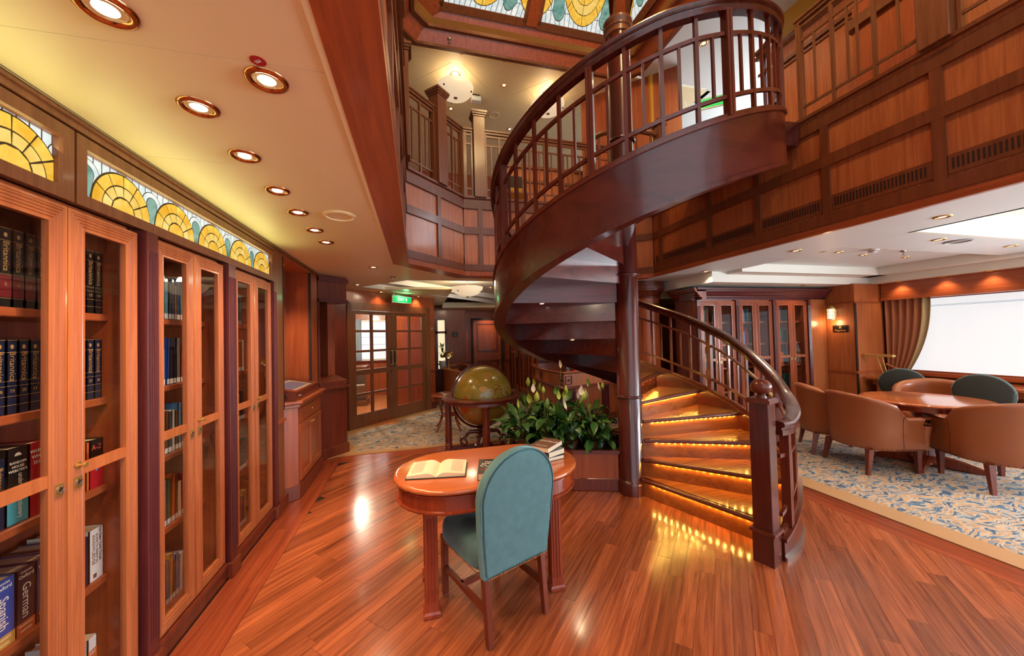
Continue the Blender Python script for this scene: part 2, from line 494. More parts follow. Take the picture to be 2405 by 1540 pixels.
MB().pbox(V((-1.32, 6.47, -.02)), V((1.62, 1.62, 0)), V((.15, -.15, 0)), (0, 0, .0285)).build('carpet_border', 'tan_carpet', fl)
MB().prism([(-1.3, 5.15), (-.86, 5.38), (-.86, 5.62), (-1.4, 6.6)], -.02, .0075).build('carpet_border', 'tan_carpet', fl)
MB().box(2.35, 2.62, 7.2, 10.6, -.02, .0077).build('carpet_border', 'tan_carpet', fl)
MB().box(4.3, 7.0, 4.4, 4.72, -.02, .0077).build('carpet_border', 'tan_carpet', fl)

# ---- lower ceiling
ce = sroot('ceiling')
ZC = 2.42
seams = [-3.2, -1.9, -.7, .55, 1.27, 2.02, 2.83, 4.55, 5.62]
for a, b in zip(seams, seams[1:]):
    x1 = -.252 if b <= 4.6 else .0
    MB().box(-1.85, -.252, a+.001, b-.001, ZC, ZC+.05).build('ceiling_panel', 'ceiling_white', ce)
MB().box(-.27, -.25, -3.2, 4.40, ZC-.004, ZC+.05).build('edge_trim', 'ceiling_white', ce)
# ceiling round the back corner and towards the glazed doors
MB().prism([(-.252, 4.40), (.60, 5.32), (3.3, 5.32), (3.3, 5.6), (-.13, 5.6), (-.252, 5.62)], ZC, ZC+.05).build('ceiling_panel', 'ceiling_white', ce)
MB().prism([(-1.85, 5.62), (-.13, 5.62), (-.86, 6.37), (.67, 7.9), (.67, 11), (-3.9, 11), (-3.9, 5.62)], ZC, ZC+.05).build('ceiling_panel', 'ceiling_white', ce)
MB().prism([(.67, 9.6), (4.3, 9.6), (4.3, 11), (.67, 11)], ZC-.09, ZC+.05).build('ceiling_panel', 'ceiling_white', ce)
# recessed tray with two steps
tray = [(-.86, 6.37), (-.13, 5.6), (3.1, 5.6), (3.1, 9.6), (2.2, 9.6), (.67, 7.9)]
MB().prism([(-3, 5.5), (4.3, 5.5), (4.3, 11), (-3, 11)], 2.60, 2.64).build('tray_panel', 'plaster', ce)
inn = [(-.55, 6.37), (-.03, 5.8), (2.9, 5.8), (2.9, 9.3), (2.3, 9.3), (.5, 7.4)]
mb = MB()
for i in range(6):
    a, b = tray[i], tray[(i+1) % 6]; c_, d_ = inn[i], inn[(i+1) % 6]
    mb.loft([[(a[0], a[1], 2.50), (b[0], b[1], 2.50), (b[0], b[1], 2.52), (a[0], a[1], 2.52)], [(c_[0], c_[1], 2.50), (d_[0], d_[1], 2.50), (d_[0], d_[1], 2.61), (c_[0], c_[1], 2.61)]])
mb.build('tray_step', 'plaster', ce)
mb = MB()
for i in range(6):
    a, b = V(tray[i]+(0,)), V(tray[(i+1) % 6]+(0,))
    mb.pbox(a+V((0, 0, ZC-.002)), b-a, ((b-a).normalized().cross(V((0, 0, 1))))*.012, (0, 0, .1))
mb.build('tray_riser', 'plaster', ce)
# right-hand ceiling: soffit strip, two trays and the lower border along the windows
C2 = 'ceiling_cool'
ys = [-3.2, -1.4, .1, 1.3, 2.3, 3.4, 4.6, 6.2]
for a, b in zip(ys, ys[1:]):
    MB().box(3.62, 4.48, a+.001, b-.001, ZC, ZC+.05).build('ceiling_panel', C2, ce)
for a, b in ((4.482, 5.4), (5.402, 6.3), (6.302, 7.2)):
    MB().box(a, b, 2.30, 2.83, ZC, ZC+.05).build('ceiling_panel', C2, ce)
MB().box(4.3, 7.8, -3.2, 2.4, 2.62, 2.66).build('tray_panel', 'plaster', ce)
MB().box(4.482, 7.2, 2.25, 2.30, ZC, 2.64).build('tray_riser', 'plaster', ce)
MB().box(4.44, 4.482, -3.2, 2.30, ZC, 2.64).build('tray_riser', 'plaster', ce)
for i in range(7):   # diagonal panels of the raised tray
    xs = 4.3 + i*.62
    q = clip([(xs, 2.6), (xs+.617, 2.6), (xs+.617-1.9, 4.5), (xs-1.9, 4.5)], 4.49, 7.3, 2.84, 4.2)
    if len(q) > 2: MB().prism(q, 2.50, 2.53).build('tray_panel', C2, ce)
MB().box(4.484, 7.2, 2.83, 2.842, ZC, 2.53).box(4.476, 4.488, 2.83, 4.1, ZC, 2.53).build('tray_riser', 'plaster', ce)
MB().box(4.48, 7.4, 4.1, 4.36, 2.38, 2.53).box(7.2, 7.42, -3, 4.36, 2.38, 2.53).build('tray_step', 'plaster', ce)
MB().box(4.2, 7.9, 4.35, 6.4, 2.265, 2.5).box(7.4, 7.9, -3, 4.4, 2.265, 2.5).build('tray_step', 'plaster', ce)
MB().box(3.3, 4.4, 5.3, 11, ZC, ZC+.05).box(4.2, 7.9, 6.4, 11, 2.40, 2.45).build('ceiling_panel', C2, ce)

# ---- outer walls
wl = struct(MB().box(-1.86, -1.80, -3.2, 5.3, 0, 2.7).build('wall_left', 'mahogany'))
wf = struct(MB().box(-4.5, 8.2, 10.6, 10.7, 0, 6.4).build('wall_back', 'red_cherry'))
wx = struct(MB().box(-4.6, -4.5, -3.3, 10.7, 0, 6.4).build('wall_end', 'veneer'))
# wall with the windows along the right
wr = sroot('wall_right')
MB().box(7.75, 7.85, -3.2, 10.6, 0, .80).box(7.75, 7.85, 4.05, 10.6, .8, 2.7).build('wall_panel', 'red_cherry_y', wr)
MB().box(7.56, 7.85, -3.2, 4.28, 1.98, 2.27).build('valance', 'red_cherry_y', wr)
MB().box(7.545, 7.56, -3.2, 4.28, 1.98, 2.035).build('valance_edge', 'red_cherry_y', wr)
MB().box(7.66, 7.76, -3.2, 4.1, .765, .815).build('window_sill', 'red_cherry_y', wr)
for i, (a, b) in enumerate(((1.35, 4.08), (-3.1, 1.15))):
    w = sroot(f'window_{i+1}')
    MB().box(7.78, 7.80, a, b, .81, 2.0).build('blind' if i == 0 else 'sky_pane', 'blind_glow' if i == 0 else 'open_sky', w)
    for z in (1.845, 1.86): MB().box(7.775, 7.781, a, b, z, z+.006).build('blind_seam', 'blind_seam', w)
    MB().frame((7.76, a, .81), (0, 1, 0), (0, 0, 1), b-a, 1.19, [(0, 0), (.03, 0), (.03, .02), (0, .02)]).build('window_frame', 'red_cherry_y', w)
MB().box(7.68, 7.85, 1.15, 1.35, .8, 2.0).build('mullion_panel', 'red_cherry', wr)
# boxed pilaster between bookcase and window
pl = sroot('trim_1')
MB().box(6.97, 7.62, 4.30, 4.75, 0, 2.27).build('pilaster_panel', 'veneer', pl)
MB().box(6.955, 7.6, 4.285, 4.75, .79, .83).build('chair_rail', 'red_cherry', pl)
MB().box(6.955, 7.6, 4.285, 4.75, 1.955, 1.975).build('picture_rail', 'red_cherry', pl)
MB().box(6.95, 7.6, 4.28, 4.75, 0, .13).build('baseboard', 'mahogany', pl)
MB().box(6.965, 7.0, 4.292, 4.31, .13, 1.95).build('corner_strip', 'groove_dark', pl)

# ---- atrium front: panelled gallery faces
OP = [V((-.08, -2.2, 0)), V((-.08, 4.31, 0)), V((.678, 5.067, 0)), V((3.33, 5.10, 0)), V((3.6, 4.87, 0)), V((3.6, -2.2, 0))]
def face(name, A, B, stiles, mat='veneer', rail='rail_brown', vents=()):
    """one gallery face from A to B (seen with A on the left), stiles at distances along it"""
    r = sroot(name)
    d = (B-A); L = d.length; d.normalize(); n = d.cross(V((0, 0, 1)))   # towards the opening
    if (V((1.76, 2, 0))-A).dot(n) < 0: n = -n
    up_ = V((0, 0, 1))
    bx = lambda a, b, z0, z1, d0, d1: MB().pbox(A+d*a+n*d0+up_*z0, d*(b-a), n*(d1-d0), up_*(z1-z0))
    ed = [0] + list(stiles) + [L]
    hw = .033
    for z0, z1 in ((2.577, 3.01), (3.108, 3.373)):
        for i in range(len(ed)-1):
            bx(ed[i], ed[i+1], z0-.01, z1+.01, -.05, -.022).build('panel', mat, r)
    bx(0, L, 2.42, 2.485, -.05, -.012).build('lower_strip', mat, r)
    bx(0, L, 3.485, 3.516, -.05, -.008).build('upper_strip', mat, r)
    for z0, z1 in ((2.485, 2.577), (3.01, 3.108), (3.373, 3.485)):
        bx(0, L, z0, z1, -.05, 0).build('rail', rail, r)
    for s_ in stiles:
        for z0, z1 in ((2.577, 3.01), (3.108, 3.373)):
            bx(s_-hw, s_+hw, z0, z1, -.04, -.001).build('stile', rail, r)
    bx(0, L, 3.516, 3.545, -.06, .022).build('cap', 'rail_brown', r)
    for a, b in vents:
        fr_ = bx(a, b, 2.60, 2.735, -.03, -.012).build('vent_grille', 'rail_brown', r)
        mb = MB(); k = int((b-a-.03)/.0235)
        for i in range(k):
            u = a+.02+i*.0235
            mb.pbox(A+d*u+n*-.014+up_*2.632, d*.011, n*.004, up_*.075)
        mb.build('vent_slots', 'groove_dark', r)['kind'] = 'stuff'
    return r
face('wall_atrium_left', OP[0], OP[1], [.5+.68*i for i in range(9)])
face('wall_atrium_corner', OP[1], OP[2], [.56])
face('wall_atrium_back', OP[2], OP[3], [.235, .88, 1.55, 2.2])
face('wall_atrium_corner_right', OP[3], OP[4], [])
st = [4.87-y for y in (4.7, 3.76, 3.08, 2.40, 1.67, .97, .27, -.43, -1.1)]
face('wall_atrium_right', OP[4], OP[5], st, vents=[(a+.037, b-.037) for a, b in zip(st, st[1:])] + [(.04, st[0]-.037)])
# soffit boards under the gallery edge
so = sroot('trim_2')
mb = MB()
inn_ = [(-.08, -2.2), (-.08, 4.31), (.678, 5.067), (3.33, 5.10), (3.6, 4.87), (3.6, -2.2)]
out_ = [(-.25, -2.2), (-.25, 4.385), (.60, 5.32), (3.33, 5.34), (3.64, 5.1), (3.64, -2.2)]
for i in range(5):
    a, b, c_, d_ = inn_[i], inn_[i+1], out_[i+1], out_[i]
    MB().prism([a, b, c_, d_], 2.415, 2.47).build('soffit_board', 'red_cherry_y' if i in (0, 4) else 'red_cherry', so)
# gallery floor slab
gs = struct(MB().prism([(-4.5, -3.2), (-.13, -3.2), (-.13, 4.33), (.66, 5.12), (3.35, 5.15), (3.65, 4.89), (3.65, -3.2), (8.2, -3.2), (8.2, 10.6), (-4.5, 10.6)], 2.68, 3.50).build('floor_gallery', 'mahogany'))
struct(MB().prism([(-4.5, -3.2), (-.10, -3.2), (-.10, 4.33), (.66, 5.10), (3.35, 5.13), (3.63, 4.89), (3.63, -3.2), (8.2, -3.2), (8.2, 10.6), (-4.5, 10.6)], 3.50, 3.522).build('floor_gallery_carpet', 'carpet_pattern'))

# ---- upper ceiling with diagonal tiles
uc = sroot('ceiling_upper')
ZU = 5.92
for i in range(-6, 14):
    for j in range(-6, 14):
        cx, cy = 1.127 + (i-j)*.421, 6.01 + (i+j)*.421 + .421
        q = [(cx, cy-.416), (cx+.416, cy), (cx, cy+.416), (cx-.416, cy)]
        q = clip(q, -.6, 5.2, 5.68, 10.4)
        if len(q) > 2 and area(q) > .01: MB().prism(q, ZU, ZU+.03).build('ceiling_tile', 'ceiling_white', uc)
for k in range(-1, 7):
    MB().box(-.6+k*.84+.001, -.6+(k+1)*.84-.001, 5.34, 5.679, ZU, ZU+.03).build('ceiling_tile', 'ceiling_white', uc)
MB().box(-4.5, -.62, -3.2, 10.6, ZU, ZU+.03).build('ceiling_panel', 'ceiling_white', uc)
MB().box(-.62, -.12, -3.2, 5.34, ZU, ZU+.03).build('ceiling_panel', 'ceiling_white', uc)
for a, b in ((-3.2, 0), (0, 1.3), (1.3, 2.6), (2.6, 3.9), (3.9, 5.3), (5.3, 10.5)):
    MB().box(3.75 if b < 5.4 else 5.2, 8.2, a+.001, b-.001, ZU, ZU+.03).build('ceiling_panel', 'ceiling_cool', uc)
# ---- upper walls
uw = sroot('wall_gallery')
MB().box(5.0, 5.06, -2.5, 3.95, 3.52, 5.92).build('wall_panel', 'yellow_wall', uw)
MB().box(4.94, 5.0, 1.0, 3.95, 3.52, 5.45).build('wainscot', 'veneer', uw)
MB().box(4.92, 5.0, 1.0, 3.95, 5.12, 5.15).box(4.90, 5.0, 1.0, 3.95, 5.17, 5.22).build('chair_rail', 'walnut', uw)
MB().cyl((4.97, 1.0, 5.47), (4.97, 3.95, 5.47), .07, n=16).build('rolled_cornice', 'walnut', uw, smooth=50)
MB().box(4.5, 4.98, 2.2, 2.68, 3.52, 4.9).build('boxed_panel', 'red_cherry', uw)
MB().box(4.45, 4.98, 2.16, 2.72, 4.66, 4.74).box(4.47, 4.98, 2.18, 2.70, 4.74, 4.78).build('box_cornice', 'walnut', uw)
MB().box(4.4, 4.46, 5.2, 6.0, 3.52, 5.92).build('wall_panel', 'red_cherry', uw)
MB().box(3.9, 4.46, 5.2, 5.26, 3.52, 5.92).build('wall_panel', 'yellow_wall', uw)
MB().box(1.7, 4.4, 6.5, 6.56, 3.52, 4.72).build('bar_front', 'veneer', uw)
MB().box(1.68, 4.4, 6.46, 6.6, 4.72, 4.77).build('bar_top', 'walnut', uw)
MB().box(1.7, 4.4, 6.47, 6.5, 4.45, 4.50).build('bar_moulding', 'walnut', uw)
MB().box(-2.2, -2.14, 4, 10.5, 3.52, 5.92).build('wall_panel', 'red_cherry', uw)
MB().box(-2.2, 2.5, 9.6, 9.66, 3.52, 5.92).build('wall_panel', 'red_cherry', uw)
for i, (a, b) in enumerate(((3.9, 6.6), (-2.4, 1.4))):
    w = sroot(f'window_{i+3}')
    MB().box(7.78, 7.80, a, b, 4.0, 5.7).build('sky_pane', 'open_sky_upper', w)
    MB().frame((7.76, a, 4.0), (0, 1, 0), (0, 0, 1), b-a, 1.7, [(0, 0), (.03, 0), (.03, .02), (0, .02)]).build('window_frame', 'red_cherry_y', w)
MB().box(7.82, 7.9, -3.2, 10.6, 2.7, 6.4).build('wall_panel', 'red_cherry', wr)
# ================================================================== SPIRAL STAIRCASE
CX, CY, RO = 2.01, 3.16, 1.30
def ztop(th): return .755 + .0081*th                 # upper edge of the outer string
def P(th, r_, z): t = radians(th); return V((CX+r_*cos(t), CY+r_*sin(t), z))
def lerp(tab, x):
    for (a, b), (c_, d_) in zip(tab, tab[1:]):
        if x <= c_: return b + (d_-b)*max(0, (x-a)/(c_-a))
    return tab[-1][1]
HR = [(-76, .79), (-66, .69), (-50, .60), (-37, .565), (-18, .63), (5, .74), (27, .80), (60, .825), (250, .825), (265, .80), (300, .74), (335, .70)]
def zhand(th): return ztop(th) + lerp(HR, th)
def hel(mb, th0, th1, r0, r1, zlo, zhi, step=2.5):
    n = max(2, int((th1-th0)/step)+1); rings = []
    for i in range(n):
        th = th0 + (th1-th0)*i/(n-1)
        a, b = zlo(th), zhi(th)
        rings.append([P(th, r0, a), P(th, r1, a), P(th, r1, b), P(th, r0, b)])
    return mb.loft(rings)
st_ = thing('spiral_staircase', 'dark mahogany spiral staircase with lit treads curling round a round wooden column', 'staircase', (CX, CY, 0))
# central column
MB().lathe([(.135, 0), (.135, .10), (.131, .115), (.12, .13), (.114, .14), (.112, 4.50), (.112, 4.52)], CX, CY, 32).build('column', 'dark_mahogany', st_, smooth=40)
for z in (.93, 2.115, 3.45):
    MB().lathe([(.112, z-.014), (.128, z-.011), (.134, z), (.128, z+.011), (.112, z+.014)], CX, CY, 32).build('column_ring', 'dark_mahogany', st_, smooth=60)
MB().lathe([(.112, 4.50), (.125, 4.51), (.125, 4.56), (.135, 4.57), (.135, 4.60), (.142, 4.61), (.142, 4.65), (.0, 4.66)], CX, CY, 32).build('column_cap', 'walnut', st_, smooth=40)
STEP = 22.3
def znose(n): return n*.1725 if n <= 6 else 1.035 + (n-6)*.1785
led_spots = []
for n in range(1, 20):
    th = -69.7 + STEP*(n-1); z = znose(n); zp = znose(n-1)
    a, b = (.105, 1.245)
    ths = [th + STEP*k/5 for k in range(6)]
    ring_in = [P(t, .10, z) for t in ths]; ring_out = [P(t, 1.25, z) for t in ths]
    poly = [(p.x, p.y) for p in ring_in] + [(p.x, p.y) for p in reversed(ring_out)]
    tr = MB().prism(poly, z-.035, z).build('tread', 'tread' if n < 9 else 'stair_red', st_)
    # rounded nosing along the front edge, set 2.5 cm forward of the riser
    d = (P(th, 1, 0)-P(th, 0, 0)).normalized(); fwd = V((sin(radians(th)), -cos(radians(th)), 0))
    p0, p1 = P(th, .13, z-.0175)+fwd*.016, P(th, 1.262 if n > 1 else 1.235, z-.0175)+fwd*.016
    MB().pbox(p0 - V((0, 0, .0175)) - fwd*.03, p1-p0, fwd*.03, (0, 0, .035)).cyl(p0, p1, .0175, n=12).build('nosing', 'mahogany', tr, smooth=50)
    q0, q1 = P(th, .10, zp), P(th, 1.25, zp)
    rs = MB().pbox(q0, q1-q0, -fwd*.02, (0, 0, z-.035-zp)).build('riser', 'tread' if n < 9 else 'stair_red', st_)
    if n <= 8:
        for k in range(18):
            r_ = .24 + k*.056
            pp = P(th, r_, z-.0365) + fwd*.007
            led_spots.append((pp, fwd, rs))
# soffit boards closing the underside of the upper treads
for n in range(6, 20):
    th = -69.7 + STEP*(n-1); z = znose(n); zp = znose(n-1)
    ths = [th + STEP*k/5 for k in range(6)]
    poly = [(p.x, p.y) for p in [P(t, .10, 0) for t in ths]] + [(p.x, p.y) for p in reversed([P(t, 1.25, 0) for t in ths])]
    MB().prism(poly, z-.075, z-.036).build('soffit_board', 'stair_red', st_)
    fwd = V((sin(radians(th)), -cos(radians(th)), 0))
    q0, q1 = P(th, .10, zp-.075), P(th, 1.25, zp-.075)
    MB().pbox(q0, q1-q0, -fwd*.022, (0, 0, z-.04-zp+.075)).build('riser_back', 'stair_red', st_)
leds = {}
for pp, fwd, rs in led_spots: leds.setdefault(rs.name, (rs, []))[1].append((pp, fwd))
for rs, L in leds.values():
    mb = MB()
    for pp, fwd in L:
        mb.pbox(pp-V((.003, .003, .001)), (.006, 0, 0), (0, .006, 0), (0, 0, .002))
    o = mb.build('led_strip', 'led_glow', rs); o['kind'] = 'stuff'
# outer string, its cap and underside lip
TH1 = 336
MB().v
hel(MB(), -75, TH1, RO-.05, RO, lambda t: max(0, ztop(t)-.40), lambda t: ztop(t)-.02).build('outer_string', 'string_wood', st_, smooth=30)
hel(MB(), -75, TH1, RO-.06, RO+.014, lambda t: ztop(t)-.022, ztop).build('string_cap', 'mahogany', st_, smooth=30)
hel(MB(), 110, TH1, RO-.10, RO+.012, lambda t: ztop(t)-.424, lambda t: ztop(t)-.396).build('string_lip', 'dark_mahogany', st_, smooth=30)
hel(MB(), -75, 40, RO, RO+.012, lambda t: 0, lambda t: .03).build('base_strip', 'steel', st_, smooth=30)
# inner string round the column side of the upper flight
# handrail: moulded section
sec = [(-.030, -.095), (.030, -.095), (.030, -.060), (.022, -.055), (.024, -.045), (.042, -.035), (.045, -.018), (.036, -.004), (.015, 0), (-.015, 0), (-.036, -.004), (-.045, -.018), (-.042, -.035), (-.024, -.045), (-.022, -.055), (-.030, -.060)]
rings = []
n = 150
for i in range(n):
    th = -74 + (TH1+74)*i/(n-1)
    rings.append([P(th, RO-.025+a, zhand(th)+b) for a, b in sec])
MB().loft(rings).build('handrail', 'dark_mahogany', st_, smooth=40)
RB = RO-.025
for off, f in ((.14, None), (.575, None)):
    zf = lambda t, o_=off: ztop(t) + (o_ if o_ < .3 else min(o_, lerp(HR, t)-.235))
    hel(MB(), -74, TH1, RB-.011, RB+.011, lambda t: zf(t)-.013, lambda t: zf(t)+.013).build('mid_rail', 'mahogany', st_, smooth=30)
hel(MB(), -74, TH1, RB-.012, RB+.012, lambda t: ztop(t)+.001, lambda t: ztop(t)+.028).build('bottom_rail', 'mahogany', st_, smooth=30)
def post(th, w, zl, zh, name, fl=False):
    c_ = P(th, RB, 0); u = V((cos(radians(th)), sin(radians(th)), 0)); s_ = V((-u.y, u.x, 0))
    mb = MB().pbox(c_-u*.5*w-s_*.5*w+V((0, 0, zl)), u*w, s_*w, (0, 0, zh-zl))
    if fl:
        for k in (-.25, .25): mb.pbox(c_+u*.5*w+s_*(k*w-.2*w)+V((0, 0, zl)), u*.006, s_*w*.4, (0, 0, zh-zl))
    mb.build(name, 'mahogany', st_)
th = -48.5
k = 0
def series():
    out = []
    t = -69.2
    while t < 100: out.append(t); t += 10.28
    t = 105.4
    while t < TH1: out.append(t); t += 10.28
    return out
ser = series()
for i, t in enumerate(ser):
    ph = (t-13)/41.1 if t < 100 else (t-105.4)/41.1
    thick = abs(ph-round(ph)) < .03
    zl, zh = ztop(t), zhand(t)-.08
    if thick: post(t, .048, zl, zh, 'post', True)
    else: post(t, .024, zl, zh, 'baluster')
    if i+1 < len(ser):
        tm = (t+ser[i+1])/2
        post(tm, .017, ztop(tm)+.14, ztop(tm)+min(.575, lerp(HR, tm)-.235), 'short_baluster')
# newel post at the foot
nc = V((2.245, 1.945, 0)); ang = radians(-69.7)
u = V((cos(ang), sin(ang), 0)); s_ = V((-u.y, u.x, 0))
def nb(mb, w, z0, z1): return mb.pbox(nc-u*w/2-s_*w/2+V((0, 0, z0)), u*w, s_*w, (0, 0, z1-z0))
nw = nb(MB(), .116, 0, 1.06).build('newel_post', 'dark_mahogany', st_, bevel=.003)
nb(MB(), .150, .20, .222).build('newel_collar', 'mahogany', nw)
nb(MB(), .124, 0, .20).build('newel_base', 'dark_mahogany', nw)
nb(nb(MB(), .145, 1.06, 1.085), .125, 1.085, 1.092).build('newel_cap', 'mahogany', nw)
MB().lathe([(.03, 1.09), (.03, 1.10), (.022, 1.112), (.03, 1.122)], nc.x, nc.y, 20).sph((nc.x, nc.y, 1.165), .064, .064, .052, 24, 14).build('finial', 'mahogany', nw, smooth=60)
# landing at the top of the flight
MB().prism([(p.x, p.y) for p in [P(t, 1.25, 0) for t in range(-24, 41, 8)]] + [(3.58, 4.0), (3.58, 2.6)], 3.30, 3.53).build('landing', 'dark_mahogany', st_)
# small lamps under the treads
for th, r_, z, pw_, nm in ((237.6, .84, 2.386, 60, 'star'), (172, .85, 1.85, 40, ''), (143, .55, 1.49, 30, '')):
    p = P(th, r_, z)
    tl = MB().lathe([(.0, .004), (.020, .004), (.026, .0), (.026, .012), (.0, .012)], p.x, p.y, 16, z).build('under_tread_lamp', 'brass', st_, smooth=40)
    MB().lathe([(0, .0), (.017, .0), (.017, .003), (0, .003)], p.x, p.y, 16, z-.001).build('lamp_lens', 'lamp_glow', tl)
    spot(tl, p+V((0, 0, -.012)), pw_*.35, 110, .25, WARM, (0, 0, -1), .012, 'tread_lamp')

# ================================================================== GALLERY BALUSTRADES
def balustrade(label, A, B, z0=3.545, posts=(), pitch=.235, wood_='walnut', ends=(1, 1)):
    A, B = V(A), V(B); d = (B-A); L = d.length; d.normalize(); n = V((-d.y, d.x, 0)); up_ = V((0, 0, 1))
    r = thing('balustrade', label, 'railing', (A.x, A.y, z0))
    hi = z0+.995
    O = A + up_*(z0-A.z)
    bx = lambda a, b, zl, zh, w: MB().pbox(A+d*a-n*w/2+up_*(zl-A.z), d*(b-a), n*w, up_*(zh-zl))
    gaps = sorted(posts)
    sections = []
    cur = 0
    for g in gaps: sections.append((cur, g-.07)); cur = g+.07
    sections.append((cur, L))
    for a, b in sections:
        if b-a < .06: continue
        rings = []
        s2 = [(-.03, -.06), (.03, -.06), (.03, -.035), (.045, -.028), (.045, -.008), (.03, 0), (-.03, 0), (-.045, -.008), (-.045, -.028), (-.03, -.035)]
        for t in (a, b): rings.append([A+d*t+n*x+up_*(hi-A.z+y) for x, y in s2])
        MB().loft(rings).build('handrail', wood_, r, smooth=40)
        bx(a, b, hi-.10, hi-.06, .022).build('top_rail', wood_, r)
        for z in (z0+.115, z0+.765): bx(a, b, z, z+.022, .018).build('mid_rail', wood_, r)
        bx(a, b, z0, z0+.025, .022).build('bottom_rail', wood_, r)
        for t in (a+.022, b-.022):
            mb = bx(t-.022, t+.022, z0, hi-.06, .044); [mb.pbox(A+d*(t+k)-n*.027+up_*(z0-A.z), d*.012, n*.054, up_*(hi-.06-z0)) for k in (-.014, .003)]
            mb.build('fluted_post', wood_, r)
        k = max(1, round((b-a)/pitch))
        for i in range(k):
            tm = a + (b-a)*(i+.5)/k
            if i:
                t = a+(b-a)*i/k
                bx(t-.012, t+.012, z0, hi-.06, .028).build('baluster', wood_, r)
            if b-a > .3:
                for q in ((tm,) if i % 2 == 0 else (tm-.035, tm+.035)) if (b-a)/k > .15 else ():
                    bx(q-.008, q+.008, z0+.12, z0+.77, .015).build('short_baluster', wood_, r)
    for g in gaps:
        c_ = A + d*g
        sq = lambda w, zl, zh: MB().pbox(c_-d*w/2-n*w/2+up_*(zl-A.z), d*w, n*w, up_*(zh-zl))
        o = sq(.165, z0-.01, z0+1.15).build('newel_post', wood_, r, bevel=.003)
        m_ = sq(.185, z0+1.15, z0+1.175); m_.pbox(c_-d*.105-n*.105+up_*(z0+1.175-A.z), d*.21, n*.21, up_*.025); m_.pbox(c_-d*.115-n*.115+up_*(z0+1.20-A.z), d*.23, n*.23, up_*.03)
        m_.build('newel_cap', wood_, o)
    return r
off = .035
balustrade('walnut balustrade on the long near-left gallery edge, seen almost end on', (-.115, -2.2, 3.545), (-.115, 4.29, 3.545), posts=(.9, 2.6, 4.4, 6.30))
balustrade('short walnut balustrade with a capped newel on the angled gallery corner', (-.105, 4.335, 3.545), (.665, 5.105, 3.545), posts=(.60,))
balustrade('walnut balustrade along the far gallery edge behind the spiral stair', (.69, 5.105, 3.545), (3.33, 5.135, 3.545), posts=(.225,))
balustrade('tall walnut balustrade on the right-hand gallery above the vent panels', (3.635, 2.62, 3.545), (3.635, -2.2, 3.545), posts=(.97,), pitch=.26)
# a curved rail climbing on the upper deck beyond the stair
cr = thing('curved_stair_rail', 'curved handrail with white-edged balusters rising beyond the spiral stair top', 'railing', (3.25, 4.5, 3.53))
pts = [V((2.75+.75*cos(t), 4.62-.55*sin(t)*.4, 3.55+.0*t)) for t in [0]]
arc = [V((3.2+.62*cos(radians(a)), 4.72+.42*sin(radians(a)), 4.42-.10*(a-180)/90)) for a in range(170, 281, 10)]
MB().tube(arc, .035, 8).build('handrail', 'walnut', cr, smooth=60)
for q in arc[::2]: MB().box(q.x-.012, q.x+.012, q.y-.012, q.y+.012, 3.53, q.z).build('baluster', 'walnut', cr)
MB().box(3.28, 3.40, 4.24, 4.36, 3.53, 4.42).box(3.265, 3.415, 4.225, 4.375, 4.42, 4.45).build('newel_post', 'walnut', cr)
MB().sph((3.34, 4.30, 4.50), .055).build('finial', 'mahogany', cr, smooth=60)

# ================================================================== SKYLIGHT
sk = thing('skylight', 'octagonal wooden skylight with yellow and teal stained glass panels in the upper ceiling', 'skylight', (1.8, 2.6, 5.9))
def octo(y1, x0, x1, ch, y0=-1.9): return [(x0+ch, y1), (x1-ch, y1), (x1, y1-ch), (x1, y0+ch), (x1-ch, y0), (x0+ch, y0), (x0, y0+ch), (x0, y1-ch)]
def ringband(P1, z1, P2, z2, name, mat, t=.03):
    mb = MB()
    for i in range(8):
        j = (i+1) % 8
        a, b, c_, d_ = V(P1[i]+(z1,)), V(P1[j]+(z1,)), V(P2[j]+(z2,)), V(P2[i]+(z2,))
        u = V((0, 0, t))
        mb.loft([[a, b, c_, d_], [a+u, b+u, c_+u, d_+u]])
    return mb.build(name, mat, sk)
o1 = octo(5.40, -.20, 3.72, .22); o2 = octo(5.34, -.14, 3.66, .22)
o3 = octo(5.24, .0, 3.52, .20); o4 = octo(5.20, .05, 3.47, .20); o5 = octo(5.14, .1, 3.42, .2)
ringband(o1, 5.86, o2, 5.86, 'lower_moulding', 'rail_brown', .10)
ringband(o2, 5.90, o3, 6.06, 'lower_board', 'red_cherry')
ringband(o3, 6.03, o4, 6.03, 'upper_moulding', 'rail_brown', .10)
ringband(o4, 6.08, o5, 6.12, 'gilt_strip', 'brass')
o6 = octo(5.08, .16, 3.36, .3)
ringband(o5, 6.12, o6, 6.20, 'upper_board', 'red_cherry')
ap = octo(3.3, 1.1, 2.42, .35, .0)   # small upper ring
zt = 6.95
def sp(u, side):                      # helper frames on the sloping faces
    return None
